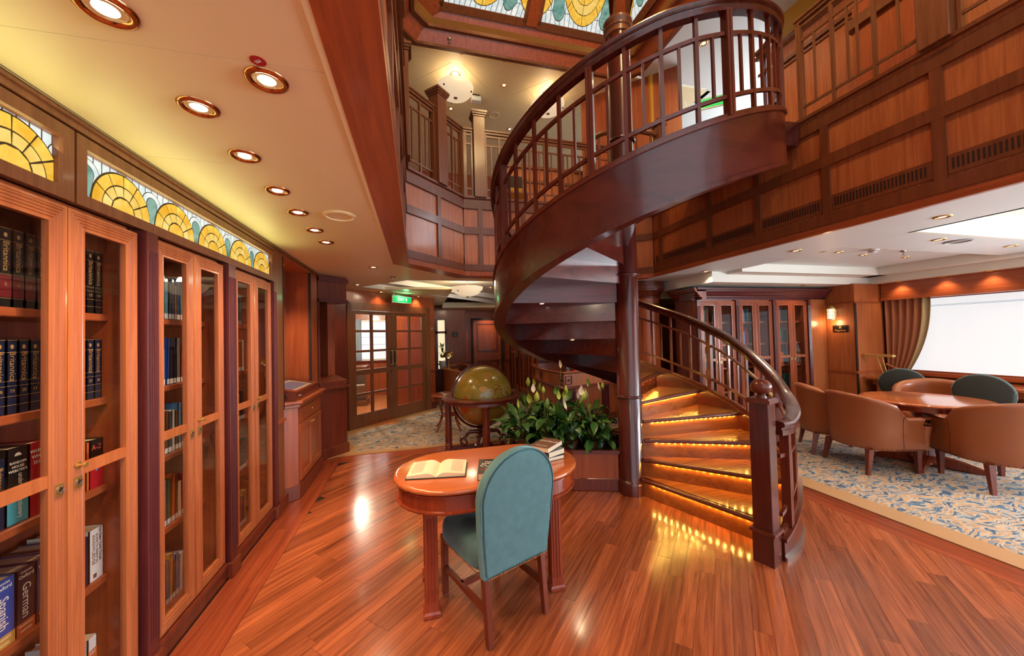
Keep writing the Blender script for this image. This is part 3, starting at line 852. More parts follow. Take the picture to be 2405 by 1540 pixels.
# sloping frame and panes on the far face (two panels), and the corner faces
def panel(B0, B1, T0, T1, fc):
    """trapezoid panel: bottom edge B0-B1, top edge T0-T1; dark frame, fan of glass pieces"""
    B0, B1, T0, T1 = map(V, (B0, B1, T0, T1))
    nrm = (B1-B0).cross(T0-B0).normalized()
    if nrm.z > 0: nrm = -nrm
    Q = lambda u, v: (B0+(B1-B0)*u)*(1-v) + (T0+(T1-T0)*u)*v
    fr = MB()
    def strip(a, b, w):
        fr.bar(a, b, w, .05, nrm)
    for a, b in ((B0, B1), (B1, T1), (T1, T0), (T0, B0)): strip(a, b, .10)
    f_ = fr.build('panel_frame', 'walnut', sk)
    W = (B1-B0).length; mid = (T0+T1)/2-(B0+B1)/2; H = mid.length
    ex = (B1-B0).normalized(); ey = mid.normalized(); wt = (T1-T0).length
    s0_, s1_ = (T0-B0).dot(ex), W-(T1-B1).dot(ex)*-1
    quad = [(.05, .05), (W-.05, .05), (s1_-.05, H-.05), (s0_+.05, H-.05)]
    def pc(poly, mat, lift, nm='glass_piece', acc=None):
        q = poly
        for i in range(4):
            (ax, ay), (bx_, by) = quad[i], quad[(i+1) % 4]
            out = []
            for k in range(len(q)):
                p1, p2 = q[k], q[(k+1) % len(q)]
                d1 = (bx_-ax)*(p1[1]-ay)-(by-ay)*(p1[0]-ax); d2 = (bx_-ax)*(p2[1]-ay)-(by-ay)*(p2[0]-ax)
                if d1 >= 0: out.append(p1)
                if d1*d2 < 0:
                    t = d1/(d1-d2); out.append((p1[0]+(p2[0]-p1[0])*t, p1[1]+(p2[1]-p1[1])*t))
            q = out
            if len(q) < 3: return
        if area(q) < 3e-5: return
        m2 = acc if acc is not None else MB()
        m2.loft([[B0+ex*x+ey*y+nrm*lift for x, y in q], [B0+ex*x+ey*y+nrm*(lift+.003) for x, y in q]])
        if acc is None: m2.build(nm, mat, sk)
    pc(quad, 'lead_came', 0, 'leading')
    k = 0; x = -.1
    while x < W+.1:
        pc([(x+.004, 0), (x+.071, 0), (x+.071, .2), (x+.004, .2)], 'glass_white', .003); pc([(x+.004, .208), (x+.071, .208), (x+.071, H), (x+.004, H)], 'glass_white', .003); x += .075
    sp_ = .755
    fx = [fc+sp_*j for j in (-2, -1, 0, 1, 2)]
    for cx in [v+sp_/2 for v in fx]:
        for rr, mt, lf in ((1.07, 'lead_came', .006), (1, 'glass_teal', .009)):
            pc([(cx+.098*rr*cos(t)*(1 if sin(t) < 0 else .8), .27+(.165 if sin(t) < 0 else .42)*rr*sin(t)) for t in (2*pi*i/22 for i in range(22))], mt, lf)
    A0, B0_, yc = .345, .60, .70
    for cx in fx:
        pc([(cx+(A0+.008)*cos(t), yc+(B0_+.01)*sin(t)) for t in (2*pi*i/40 for i in range(40))], 'lead_came', .012, 'leading')
        for f0, f1, mat, kk in ((.80, 1, 'glass_yellow', 8), (.60, .785, 'glass_cream', 4), (.40, .585, 'glass_yellow', 4), (.20, .385, 'glass_cream', 2), (.0, .185, 'glass_yellow', 1)):
            for j in range(kk):
                t0, t1 = 2*pi*j/kk+pi/2, 2*pi*(j+1)/kk+pi/2
                g_ = .012 if kk > 1 else 0
                n6 = max(4, 24//kk)
                P2 = lambda fr_, t: (cx+A0*fr_*cos(t), yc+B0_*fr_*sin(t))
                acc = MB()
                for m_ in range(n6):       # convex slices joined into one ring piece
                    ta, tb_ = t0+(t1-t0)*m_/n6, t0+(t1-t0)*(m_+1)/n6
                    if m_ == 0: ta += g_/max(f1, .3)
                    if m_ == n6-1: tb_ -= g_/max(f1, .3)
                    pc([P2(f1, ta), P2(f1, tb_), P2(f0, tb_), P2(f0, ta)] if f0 else [P2(f1, ta), P2(f1, tb_), (cx, yc)], mat, .015, acc=acc)
                if acc.f: acc.build('glass_piece', mat, sk)
zb = 6.22
yb = 5.04; yt = 4.05; zt = 6.80
panel((.38, yb, zb), (1.66, yb, zb), (.80, yt, zt), (1.70, yt, zt), .58)
panel((1.84, yb, zb), (3.12, yb, zb), (1.80, yt, zt), (2.70, yt, zt), .695)
panel((3.28, 4.92, zb), (3.32, 3.3, zb), (2.75, 4.0, zt), (2.75, 3.1, zt), .8)
panel((.20, 3.3, zb), (.24, 4.92, zb), (.75, 3.1, zt), (.75, 4.0, zt), .8)
for a, b in (((1.75, 5.06, 6.20), (1.75, 4.0, 6.84)), ((.28, 5.0, 6.20), (.77, 4.02, 6.84)), ((3.21, 5.0, 6.20), (2.73, 4.02, 6.84))):
    MB().bar(a, b, .17, .06).build('rib', 'red_cherry', sk)
MB().prism([(-.2, -1.9), (3.7, -1.9), (3.7, 5.4), (-.2, 5.4)], 7.0, 7.03).build('roof_board', 'red_cherry', sk)
mb = MB()
for a, b in (((-.2, 5.4), (3.72, 5.4)), ((3.72, 5.4), (3.72, -1.9)), ((-.2, -1.9), (-.2, 5.4))): mb.bar(V(a+(6.5,)), V(b+(6.5,)), .03, 1.05)
mb.build('shaft_board', 'red_cherry', sk)
for y in (0.2, 2.2): point(sk, (1.76, y, 6.6), SKY_W, (1, .72, .32), .3, 'skylight_lamp')

# ================================================================== DOWNLIGHTS
def downlight(x, y, z, label, size=.075, power=None, ring='brass', group=None, sp=120):
    r = thing('downlight', label, 'downlight', (x, y, z), 0, group)
    s = size
    MB().lathe([(s*.66, -.002), (s*.72, -.008), (s*.86, -.010), (s, -.005), (s*1.02, .0), (s*.66, .001)], x, y, 28, z).build('trim_ring', ring, r, smooth=50)
    MB().lathe([(s*.66, -.002), (s*.60, -.0012), (s*.40, -.0006), (s*.62, -.0003)], x, y, 24, z).build('reflector', 'reflector_gold_glow', r, smooth=60)
    MB().lathe([(0, -.0045), (s*.40, -.0035), (s*.44, -.001), (0, -.001)], x, y, 20, z).build('bulb', 'lamp_glow', r, smooth=40)
    spot(r, (x, y, z-.016), SPOT_W if power is None else power, sp)
    return r
nth = ['first', 'second', 'third', 'fourth', 'fifth', 'sixth', 'seventh']
for i, y in enumerate((1.146, 1.557, 1.925, 2.335, 2.705, 3.12, 3.49)):
    downlight(-.76, y, ZC, f'brass downlight over the bookcases, {nth[i]} of the row counted from the near end', .063, ring='copper_ring')
downlight(-.466, 1.347, ZC, 'brass downlight beside the red letter sticker, apart from the row', .063, ring='copper_ring')
downlight(-.49, 4.62, ZC, 'small downlight in the ceiling near the sprinkler and gallery corner', .055)
downlight(-.89, 6.12, ZC, 'small downlight above the slate-coloured angled cabinet', .055)
downlight(-.62, 7.05, ZC, 'small downlight just in front of the green exit sign', .055, 10)
downlight(.05, 7.75, ZC, 'small downlight by the top right corner of the glazed doors', .055, 14)
downlight(1.55, 7.6, 2.60, 'small downlight in the tray beyond the bowl pendant', .05)
downlight(2.0, 10.2, 2.33, 'small downlight washing the wall over the panelled far door', .05)
for i, y in enumerate((1.9, 3.06, 4.36)):
    downlight(4.10, y, ZC, f'downlight in the soffit strip beside the gallery front, {nth[i]} from the near end', .055, 22)
for i, (x, y) in enumerate(((5.15, 2.42), (6.48, 2.47))):
    downlight(x, y, ZC, ('downlight next to the round grey ceiling speaker', 'downlight in the strip between the trays, nearest the window')[i], .055, 22)
rt_ = [(4.86, 3.32), (5.15, 3.32), (5.55, 3.05), (5.70, 3.40), (6.35, 3.05), (6.52, 3.40), (7.0, 3.05)]
for i, (x, y) in enumerate(rt_):
    downlight(x, y, 2.50, f'small downlight in the raised tray over the round table, {nth[i]} from the stair side', .045, 9)
for i, y in enumerate((4.0, 3.5, 3.05)):
    downlight(7.48, y, 2.265, f'small downlight close to the window valance, {nth[i]} from the curtain', .045, 9)
downlight(6.2, 4.52, 2.265, 'small downlight above the cornice of the free-standing bookcases', .045, 9)
up_l = [((.747, 5.44), 'starry downlight under the skylight rim, first from the gallery corner'), ((1.426, 5.44), 'starry downlight under the skylight rim, second from the gallery corner'), ((2.41, 5.44), 'starry downlight under the skylight rim, behind the curved handrail'),
        ((1.555, 6.011), 'upper downlight between the two alabaster bowl lamps'), ((.713, 6.864), 'upper downlight near the left bowl lamp and the balustrade newel'), ((1.982, 7.286), 'upper downlight above the far balustrade by the handrail curve'), ((1.055, 7.6), 'tiny upper downlight just above the square newel cap')]
for (x, y), lb in up_l: downlight(x, y, ZU, lb, .05, 13 if y < 5.6 else 34)
downlight(4.05, 4.0, ZU, 'upper downlight seen through the curved stair balusters', .06, 22)
downlight(4.3, 4.45, ZU, 'upper downlight below the upper green exit sign', .06, 22)
for i, (x, y, z) in enumerate(((-.76, .5, ZC), (-.76, -.6, ZC), (-.5, -1.6, ZC), (4.1, .6, ZC), (4.1, -.8, ZC), (5.2, -1.2, 2.62), (6.6, .6, 2.62), (6.6, -1.2, 2.62))):
    downlight(x, y, z, f'added unseen brass downlight in the ceiling behind the viewer, {ORD[i]} of those', .075, None)  # unseen lamps added behind the viewer to fill the room
# ================================================================== BOOKCASES AND BOOKS
SEC = [(0, 0), (0, .020), (.010, .022)]
for k in range(4):
    uu = .0165+.0115*k
    SEC += [(uu-.0050, .0195), (uu-.0025, .0235), (uu+.0025, .0235), (uu+.0050, .0195)]
SEC += [(.060, .022), (.070, .021), (.070, .0)]
def brass_fit(door, C_, A, n, z, knob):
    up_ = V((0, 0, 1))
    pl_ = MB().pbox(C_-A*.016+up_*(z-.021), A*.032, n*.003, up_*.042)
    o = pl_.build('lock_plate', 'brass', door)
    mb = MB().tube([C_+n*.005+up_*z+A*.011*cos(t)+up_*.011*sin(t) for t in (2*pi*i/16 for i in range(16))], .0028, 6, True)
    mb.cyl(C_+n*.002+up_*z, C_+n*.0045+up_*z, .0075, n=12)
    mb.build('ring_pull', 'steel', door, smooth=50)
    if knob:
        c_ = C_+up_*(z+.062)
        MB().cyl(c_, c_+n*.004, .013, n=16).cyl(c_, c_+n*.022, .006, n=12).cyl(c_+n*.020, c_+n*.027, .0095, .0085, n=16).build('knob', 'brass', door, smooth=40)
def bookcase(label, O, A, n, wd_, shelves, depth=.36, hgt=2.065, group=None, detail=True, zb=.115, w1='cherry', pil='plum_wood', labels=()):
    """two-door unit: O floor point at the front left corner, A along the front, n outwards"""
    O, A, n = V(O), V(A), V(n); up_ = V((0, 0, 1))
    r = thing('bookcase', label, 'bookcase', tuple(O), 0, group)
    bx = lambda a0, a1, d0, d1, z0, z1: MB().pbox(O+A*a0+n*d0+up_*z0, A*(a1-a0), n*(d1-d0), up_*(z1-z0))
    bx(0, .02, -depth, -.03, .02, hgt+.02).build('side_panel', 'red_cherry', r); bx(wd_-.02, wd_, -depth, -.03, .02, hgt+.02).build('side_panel', 'red_cherry', r)
    bx(0, wd_, -depth, -depth+.015, .02, hgt+.02).build('back_panel', 'mahogany', r)
    bx(0, wd_, -depth, -.03, hgt, hgt+.02).build('top_panel', 'red_cherry', r); bx(0, wd_, -depth, -.03, .08, zb+.012).build('bottom_panel', 'red_cherry', r)
    for i, z in enumerate(shelves):
        s_ = bx(.022, wd_-.022, -depth+.02, -.095, z-.032, z).build('shelf', 'red_cherry_y' if abs(A.y) > .5 else 'red_cherry', r, bevel=.004)
        if detail: bx(.06, .125, -.095, -.092, z-.028, z-.006).build('shelf_label', 'white', s_)
    hw = wd_/2
    for side in (0, 1):
        o0 = O + A*(side*hw+.0015) + up_*zb
        w_ = hw-.003; h_ = hgt-zb
        mb = MB().frame(o0-n*.022, A, up_, w_, h_, SEC)
        mb.pbox(o0+A*.066+n*-.018+up_*(1.065-zb), A*(w_-.132), n*.016, up_*.042)
        dr = mb.build('door', w1, r, smooth=35)
        MB().pbox(o0+A*.064-n*.015+up_*.064, A*(w_-.128), n*.003, up_*(h_-.128)).build('glass_pane', 'pane', dr)
        c_ = o0 + A*(w_-.035 if side == 0 else .035) - up_*zb + n*.002
        brass_fit(dr, c_, A, n, 1.045, side == 1)
    bx(0, wd_, -.05, .004, .0, .085).build('plinth', 'mahogany', r); bx(0, wd_, -.05, .014, .085, .108).build('plinth_moulding', 'mahogany', r)
    return r
def pilaster(label, O, A, n, w, hgt=2.085, wood_='plum_wood'):
    O, A, n = V(O), V(A), V(n); up_ = V((0, 0, 1))
    r = thing('pilaster', label, 'pilaster', tuple(O))
    mb = MB().pbox(O-n*.04, A*w, n*.06, up_*hgt)
    k = 5
    for i in range(k):
        c_ = O+A*(w*(i+.5)/k)+n*.02
        mb.cyl(c_+up_*.17, c_+up_*(hgt-.09), w*.36/k, n=8)
    mb.build('shaft', wood_, r, smooth=40)
    MB().pbox(O-A*.012-n*.03, A*(w+.024), n*.066, up_*.10).build('plinth_block', 'mahogany', r, bevel=.006)
    return r
def book(O, T, Sd, w, h, d, col, label, group, detail=1, stick=False, lean=0, cat='book'):
    O, T, Sd = V(O), V(T), V(Sd); up_ = V((0, 0, 1))
    r = thing('book', label, cat, tuple(O), 0, group)
    if lean: up_ = (up_ + T*lean).normalized()
    if not detail:
        MB().pbox(O, T*w, -Sd*d, up_*h).build('cover', 'book_'+col, r); return r
    t = min(.004, w*.14)
    mb = MB().pbox(O, T*w, -Sd*t, up_*h).pbox(O, T*t, -Sd*d, up_*h).pbox(O+T*(w-t), T*t, -Sd*d, up_*h)
    mb.build('cover', 'book_'+col, r)
    MB().pbox(O+T*t*1.05-Sd*t*1.1+up_*.003, T*(w-2.1*t), -Sd*(d-t-.008), up_*(h-.008)).build('pages', 'pages', r)
    if stick: MB().pbox(O+Sd*.0006+up_*.004+T*w*.08, T*w*.84, -Sd*.0005, up_*.028).build('spine_sticker', 'white', r)
    return r
X0 = -1.235
EX, EY = V((1, 0, 0)), V((0, 1, 0))
SH = [.555, .945, 1.325, 1.69]
nm = ['first (nearest) left-wall bookcase', 'second left-wall bookcase', 'third (farthest) left-wall bookcase']
ub = [(1.35, 2.04), (2.145, 2.805), (2.93, 3.615)]
lbls = ['glazed cherry bookcase of dark encyclopedia sets, nearest on the left wall', 'glazed cherry bookcase between two fluted pilasters, second along the left wall', 'glazed cherry bookcase farthest along the left wall, before the lit niche']
for (a, b), lb in zip(ub, lbls):
    bookcase(lb, (X0, a, 0), EY, EX, b-a, SH)
for y, w, lb in ((1.262, .075, 'fluted dark pilaster at the near end of the left bookcases'), (2.062, .078, 'fluted dark pilaster between the first and second left bookcases'), (2.825, .098, 'fluted dark pilaster between the second and third left bookcases'), (3.625, .055, 'slim dark pilaster at the far end of the left bookcases')):
    pilaster(lb, (X0, y, 0), EY, EX, w)
BX = -1.345
def ink(parent, s_, y0, w, zc, size, mat='gold_ink', sx=1.0, x=BX+.0008, vert=True, dy=0):
    if vert: text(s_, size, mat, parent, (x, y0+w/2+dy, zc), (0, 0, -1), (0, 1, 0), sx=sx)
    else: text(s_, size, mat, parent, (x, y0+w/2+dy, zc), (0, 1, 0), (0, 0, 1), sx=sx)
def band(parent, y0, w, z, h, mat): MB().box(BX, BX+.0006, y0+.001, y0+w-.001, z, z+h).build('spine_band', mat, parent)
for row, (z, k0, k1, yk) in enumerate(((1.69, 2, 14, lambda k: 1.64+(k-6)*.0412), (1.325, 16, 28, lambda k: 1.622+(k-19)*.0385))):
    for j, k in enumerate(range(k0, k1+1)):
        w = .0385 if row == 0 else .0365
        b = book((BX, yk(k), z), EY, EX, w, .272 if row == 0 else .255, .2, 'navy' if row else 'black', f'dark gilt-lettered encyclopedia volume, {ORD[j]} from the near end of the {"topmost" if row == 0 else "second"} shelf', 'encyclopedia volumes')
        if yk(k) < 1.56 or 1.79 < yk(k) < 1.88: continue
        hh = .272 if row == 0 else .255
        ink(b, 'Britannica', yk(k), w, z+hh*.64, .027, sx=.95)
        if row == 0 and k < 9: band(b, yk(k), w, z+.034, .075, 'book_maroon')
        ink(b, str(k), yk(k), w, z+.078, .016, vert=False)
        for q in (.03, .06, .095, .112, hh-.045, hh-.003): band(b, yk(k), w, z+q, .0012, 'gold_ink')
        MB().sph((BX, yk(k)+w/2, z+hh-.025), .001, .006, .008, 8, 6).build('spine_emblem', 'gold_ink', b)
# reference shelf
g = 'reference books in the nearest bookcase'
for j, y in enumerate((1.545, 1.585)):
    b = book((BX, y, .945), EY, EX, .037, .235, .2, 'navy', f'navy encyclopedia index beside the unabridged dictionary, {ORD[j]} from the near end', g)
    ink(b, 'Britannica', y, .037, 1.105, .024)
b = book((BX, 1.625, .945), EY, EX, .07, .262, .2, 'black', 'thick black and aqua unabridged dictionary on the third shelf, nearest bookcase', g)
band(b, 1.625, .07, .948, .085, 'book_teal')
for i, s_ in enumerate(('RANDOM', 'HOUSE', "WEBSTER'S")): ink(b, s_, 1.625, .07, 1.155-.014*i, .0125, 'cream_ink', vert=False)
MB().ppoly((BX+.0002, 1.66, 1.178), EY, V((0, 0, 1)), [(.011*cos(t), .011*sin(t)) for t in (pi*i/8 for i in range(9))], .0006).build('spine_emblem', 'cream_ink', b)
ink(b, 'unabridged dictionary', 1.625, .07, 1.04, .022, 'cream_ink', dy=.008, sx=.8)
b = book((BX, 1.698, .945), EY, EX, .062, .262, .2, 'red', "bright red who's who annual beside the unabridged dictionary", g)
for i, s_ in enumerate(("WHO'S", 'WHO', '2015')): ink(b, s_, 1.698, .062, 1.175-.02*i, .018, 'cream_ink', vert=False)
for j, (y, w, c_) in enumerate(((1.765, .05, 'green'), (1.82, .05, 'brown'), (1.872, .05, 'grey'))):
    book((BX, y, .945), EY, EX, w, .22, .2, c_, f'{c_} reference book on the third shelf behind the door stile', g)
book((BX, 1.927, .945), EY, EX, .016, .20, .2, 'orange', 'thin salmon-orange paperback next to the black and red A-Z book', g)
b = book((BX, 1.945, .945), EY, EX, .066, .205, .2, 'black', 'black-topped red A-Z book at the end of the third shelf', g)
band(b, 1.945, .066, .945, .125, 'book_red'); ink(b, 'A-Z', 1.945, .066, 1.115, .030, 'red_ink', vert=False)
MB().sph((BX, 1.978, 1.03), .001, .016, .016, 12, 8).build('spine_emblem', 'book_maroon', b); MB().sph((BX+.0006, 1.978, 1.02), .001, .006, .006, 10, 6).build('spine_emblem', 'book_sky', b)
for i, (y, w, nm_, c_) in enumerate(((1.578, .076, 'Spanish', 'blue'), (1.657, .064, 'German', 'navy'), (1.724, .066, 'French', 'blue'))):
    b = book((BX, y, .555), EY, EX, w, .225, .2, c_, f'{["nearest", "middle", "half-hidden"][i]} blue concise dictionary titled {nm_} on the fourth shelf', g)
    band(b, y, w, .555, .04, ('book_ochre', 'book_orange', 'book_maroon')[i])
    ink(b, 'Concise', y, w, .768, .012, 'cream_ink', vert=False); ink(b, 'Oxford', y, w, .752, .017, 'cream_ink', vert=False)
    ink(b, nm_, y, w, .668, .040, 'cream_ink', sx=.9); ink(b, 'Dictionary', y, w, .585, .011, 'cream_ink', vert=False); ink(b, 'OXFORD', y, w, .566, .009, 'cream_ink', vert=False)
for j, (y, w, c_) in enumerate(((1.795, .05, 'maroon'), (1.85, .06, 'slate'))):
    book((BX, y, .555), EY, EX, w, .21, .2, c_, f'{c_} dictionary on the fourth shelf behind the door stile', g)
book((BX, 1.914, .555), EY, EX, .025, .20, .2, 'navy', 'navy book leaning against the thick white knowledge guide', g)
b = book((BX, 1.942, .555), EY, EX, .072, .215, .2, 'white', 'thick white guide to knowledge at the end of the fourth shelf', g)
for i, (s_, sz, mt) in enumerate((('The New York Times', .0165, 'black'), ('GUIDE TO ESSENTIAL', .013, 'book_brown'), ('KNOWLEDGE', .020, 'book_brown'))):
    ink(b, s_, 1.942, .072, .685 if i else .70, sz, mt, dy=.018-.017*i)
MB().box(BX, BX+.0006, 1.962, 1.978, .565, .582).build('spine_sticker', 'book_brown', b)
b = book((BX, 1.936, .127), EY, EX, .044, .20, .2, 'white', 'small white and orange book of verbs on the bottom shelf', g)
band(b, 1.936, .044, .215, .06, 'book_orange'); ink(b, '501', 1.936, .044, .262, .022, 'cream_ink', vert=False)
for j, y in enumerate((1.50, 1.55, 1.61, 1.66, 1.715)):
    c_ = ('brown', 'ochre', 'maroon', 'slate', 'green')[j]
    book((BX, y, .127), EY, EX, .045, .21, .2, c_, f'{c_} volume low down on the bottom shelf of the nearest bookcase', g)
cols = list(BOOKC)
shn = ['fifth', 'fourth', 'third', 'second', 'topmost']
bc = ['second bookcase', 'third bookcase']
for u, (ya, ybk) in enumerate(((2.36, 2.66), (3.16, 3.38))):
    for si, z in enumerate([.127]+SH):
        y = ya; j = 0
        end = ybk + random.uniform(-.06, .03)
        pal = random.sample(cols, 9)
        while y < end and j < 18:
            w = random.uniform(.020, .038); h = random.uniform(.19, .265); c_ = random.choice(pal)
            book((BX, y, z), EY, EX, w, h, .18, c_, f'{c_} library book, {ORD[j]} on the {shn[si]} shelf of the {bc[u]} on the left wall', f'library books in the {bc[u]}', 1, True, random.choice((0, 0, 0, .04)) if j else 0)
            y += w+.0012 + (.012 if random.random() < .06 else 0); j += 1
        if u == 0 and si in (4, 3, 2):
            book((BX, ybk+.06, z), EY, EX, .02, .22, .18, 'sky', f'pale blue book standing apart on the {shn[si]} shelf of the second bookcase', 'library books in the second bookcase', 1, True)

# stained glass transom over the bookcases
def arcpts(cx, cy, r0, r1, a0, a1, k=5):
    return [(cx+r1*cos(a0+(a1-a0)*i/k), cy+r1*sin(a0+(a1-a0)*i/k)) for i in range(k+1)] + [(cx+r0*cos(a1+(a0-a1)*i/k), cy+r0*sin(a1+(a0-a1)*i/k)) for i in range(k+1)]
def transom(label, y0, y1, g0, g1, fans, teals):
    r = thing('stained_glass_transom', label, 'stained glass', (X0, y0, 2.09))
    zb_, zt_ = 2.142, 2.322
    secf = [(0, 0), (0, .03), (.045, .03), (.05, .02), (.05, 0)]
    MB().frame((X0-.03, y0+.002, 2.092), EY, V((0, 0, 1)), y1-y0-.004, 2.365-2.092, secf).build('frame', 'walnut', r)
    MB().box(X0-.034, X0-.030, g0-.01, g1+.01, zb_-.01, zt_+.01).build('leading', 'lead_came', r)
    xg = X0-.0295
    def gp(poly, mat, lift=0):
        q = clip(poly, g0, g1, zb_, zt_)
        if len(q) > 2 and area(q) > 1.5e-5:
            MB().ppoly((xg+lift, 0, 0), EY, V((0, 0, 1)), q, .0025).build('glass_piece', mat, r)
    R1, R2, R3 = .066, .114, .166
    e = .0034
    # white field in slanted strips behind
    step = .042; y = g0 - .1
    while y < g1+.1:
        gp([(y+e, zb_), (y+step-e, zb_), (y+step-e, zt_), (y+e, zt_)], 'glass_white', -.0015)
        y += step
    for c_ in teals:
        for rr, mt, lf in ((.066, 'lead_came', .0), (.0625, 'glass_white', .0006), (.039, 'lead_came', .0012), (.0355, 'glass_teal', .0018)):
            zc = zb_+.10; hgt = .95
            pts = [(c_+rr*cos(t), zc+rr*sin(t)*hgt) for t in (pi*i/12 for i in range(13))] + [(c_-rr*.35, zb_), (c_+rr*.35, zb_)]
            q = clip(pts, g0, g1, zb_, zt_)
            if len(q) > 2: MB().ppoly((xg+lf, 0, 0), EY, V((0, 0, 1)), q, .0022).build('glass_piece' if 'glass' in mt else 'leading', mt, r)
    for c_ in fans:
        q = clip([(c_+(R3+.004)*cos(t), zb_+(R3+.004)*sin(t)) for t in (pi*i/24 for i in range(25))], g0, g1, zb_, zt_)
        MB().ppoly((xg+.0024, 0, 0), EY, V((0, 0, 1)), q, .002).build('leading', 'lead_came', r)
        for ra, rb, k, mat in ((R2, R3, 6, 'glass_yellow'), (R1, R2, 6, 'glass_cream'), (0, R1, 1, 'glass_yellow')):
            for i in range(k):
                a0, a1 = pi*i/k, pi*(i+1)/k
                rm = (ra+rb)/2 if ra else rb
                da = .0036/max(rm, .03)
                gp(arcpts(c_, zb_, ra+.0034 if ra else .0, rb-.0034, a0+(da if k > 1 else 0), a1-(da if k > 1 else 0)), mat, .0046)
    l_ = bpy.data.lights.new('transom_glow_fill', 'AREA'); l_.energy = TRANSOM_W*(g1-g0)/1.86; l_.color = (.88, .92, .36); l_.shape = 'RECTANGLE'; l_.size = g1-g0; l_.size_y = .12  # added fill light before the transom, stands in for glow through its glass
    lo = bpy.data.objects.new('transom_glow_fill', l_); COL.objects.link(lo)
    M4 = V((-1, 0, -.75)).to_track_quat('Z', 'Y').to_matrix().to_4x4(); zz_ = V((-1, 0, -.9)).normalized(); yy_ = V((0, 1, 0)); xx_ = yy_.cross(zz_)
    M4 = Matrix((yy_, zz_.cross(yy_), zz_)).transposed().to_4x4(); M4.translation = (X0+.01, (g0+g1)/2, 2.24); put(lo, M4, r)
    return r
transom('long back-lit stained glass transom with five golden fans over the far bookcases', 1.728, 3.69, 1.775, 3.64, [1.993, 2.36, 2.735, 3.115, 3.495], [1.806, 2.177, 2.548, 2.925, 3.305, 3.68])
transom('near back-lit stained glass transom with a half-seen golden fan, cut by the picture edge', .55, 1.722, .60, 1.668, [.79, 1.16, 1.53], [.60, .975, 1.345, 1.715])
# frieze rails and wall strips round the bookcases
fr_ = sroot('trim_3')
MB().box(-1.29, X0+.006, .5, 3.70, 2.372, 2.42).build('crown_board', 'walnut', fr_)
MB().box(-1.29, X0+.016, .5, 5.13, 2.398, 2.418).build('crown_moulding', 'walnut', fr_)
MB().box(-1.60, X0-.045, .5, 3.70, 2.085, 2.096).build('frieze_board', 'mahogany', fr_)
MB().box(-1.8, -1.24, .4, 1.262, 0, 2.09).build('wall_panel', 'red_cherry', fr_)
# bright edge strip under the ceiling
MB().box(X0+.016, X0+.020, .5, 5.13, 2.412, 2.417).build('metal_edge', 'steel', fr_)
# wall panel strips either side of the niche
nw_ = sroot('trim_4')
MB().box(-1.8, X0, 3.69, 3.90, .12, 2.40).build('wall_panel', 'walnut', nw_)
MB().box(-1.8, X0, 4.85, 5.13, .12, 2.40).build('wall_panel', 'red_cherry', nw_)
MB().box(-1.56, -1.50, 3.90, 4.85, .12, 2.40).build('niche_back', 'veneer', nw_)
MB().box(-1.5, X0-.005, 3.90, 4.85, 2.37, 2.40).build('niche_top', 'veneer', nw_)
MB().box(-1.26, X0+.003, 3.895, 3.912, .9, 2.37).box(-1.26, X0+.003, 4.838, 4.855, .9, 2.37).build('edge_strip', 'groove_dark', nw_)
MB().box(X0-.01, X0+.02, 3.69, 3.89, .80, .83).build('chair_rail', 'red_cherry', nw_)
MB().box(X0-.01, X0+.03, 3.69, 3.90, 0, .12).box(X0-.01, X0+.03, 4.9, 5.13, 0, .12).build('baseboard', 'mahogany', nw_)
ns = downlight(-1.38, 4.30, 2.37, 'tiny downlight in the roof of the lit display niche', .04, 70, sp=110)
# display cabinet in the niche
dc = thing('display_cabinet', 'cherry display cabinet with canted corner and glass-topped case inside the lit niche', 'cabinet', (-1.3, 4.4, 0))
body = [(-1.5, 3.925), (-1.27, 3.925), (-1.15, 4.02), (-1.15, 4.86), (-1.5, 4.86)]
MB().prism(body, .12, .90).build('body', 'red_cherry', dc)
MB().prism([(-1.5, 3.90), (-1.25, 3.90), (-1.10, 4.0), (-1.10, 4.93), (-1.5, 4.93)], .93, .965).prism([(-1.5, 3.91), (-1.26, 3.91), (-1.125, 4.01), (-1.125, 4.91), (-1.5, 4.91)], .895, .93).build('worktop', 'red_cherry', dc, bevel=.008, seg=2)
MB().prism([(-1.5, 3.91), (-1.26, 3.91), (-1.13, 4.01), (-1.13, 4.89), (-1.5, 4.89)], 0, .135).build('plinth', 'mahogany', dc, bevel=.006)
dw = MB().box(-1.15, -1.138, 4.06, 4.83, .745, .875).build('drawer', 'red_cherry_y', dc, bevel=.003)
MB().sph((-1.13, 4.44, .81), .010).build('knob', 'brass', dw, smooth=60)
for a, b, k in ((4.06, 4.44, 4.41), (4.45, 4.83, 4.48)):
    dd = MB().box(-1.15, -1.146, a, b, .17, .725).frame((-1.146, a, .17), EY, V((0, 0, 1)), b-a, .555, [(0, 0), (0, .012), (.055, .012), (.062, .004), (.062, 0)]).build('door', 'red_cherry', dc)
    MB().cyl((-1.136, k, .67), (-1.115, k, .67), .008, n=10).build('knob', 'brass', dd, smooth=50)
dcs = thing('display_case', 'slanting glass-topped display case holding papers on the niche cabinet', 'display case', (-1.35, 4.37, .965))
sl = [(-1.48, 1.13), (-1.17, 1.035)]
MB().loft([[(-1.47, y, .966), (-1.15, y, .966), (-1.15, y, 1.035), (-1.47, y, 1.105)] for y in (3.96, 4.82)]).build('case', 'mahogany', dcs)
MB().frame((-1.47, 3.96, 1.105), (.32, 0, -.07), (0, .86, 0), 1, 1, [(0, 0), (0, .02), (.10, .02), (.10, 0)]).build('case_frame', 'mahogany', dcs)
MB().pbox((-1.44, 4.02, 1.10), (.26, 0, -.057), (0, .74, 0), (0, 0, .002)).build('display_sheet', 'paper', dcs)
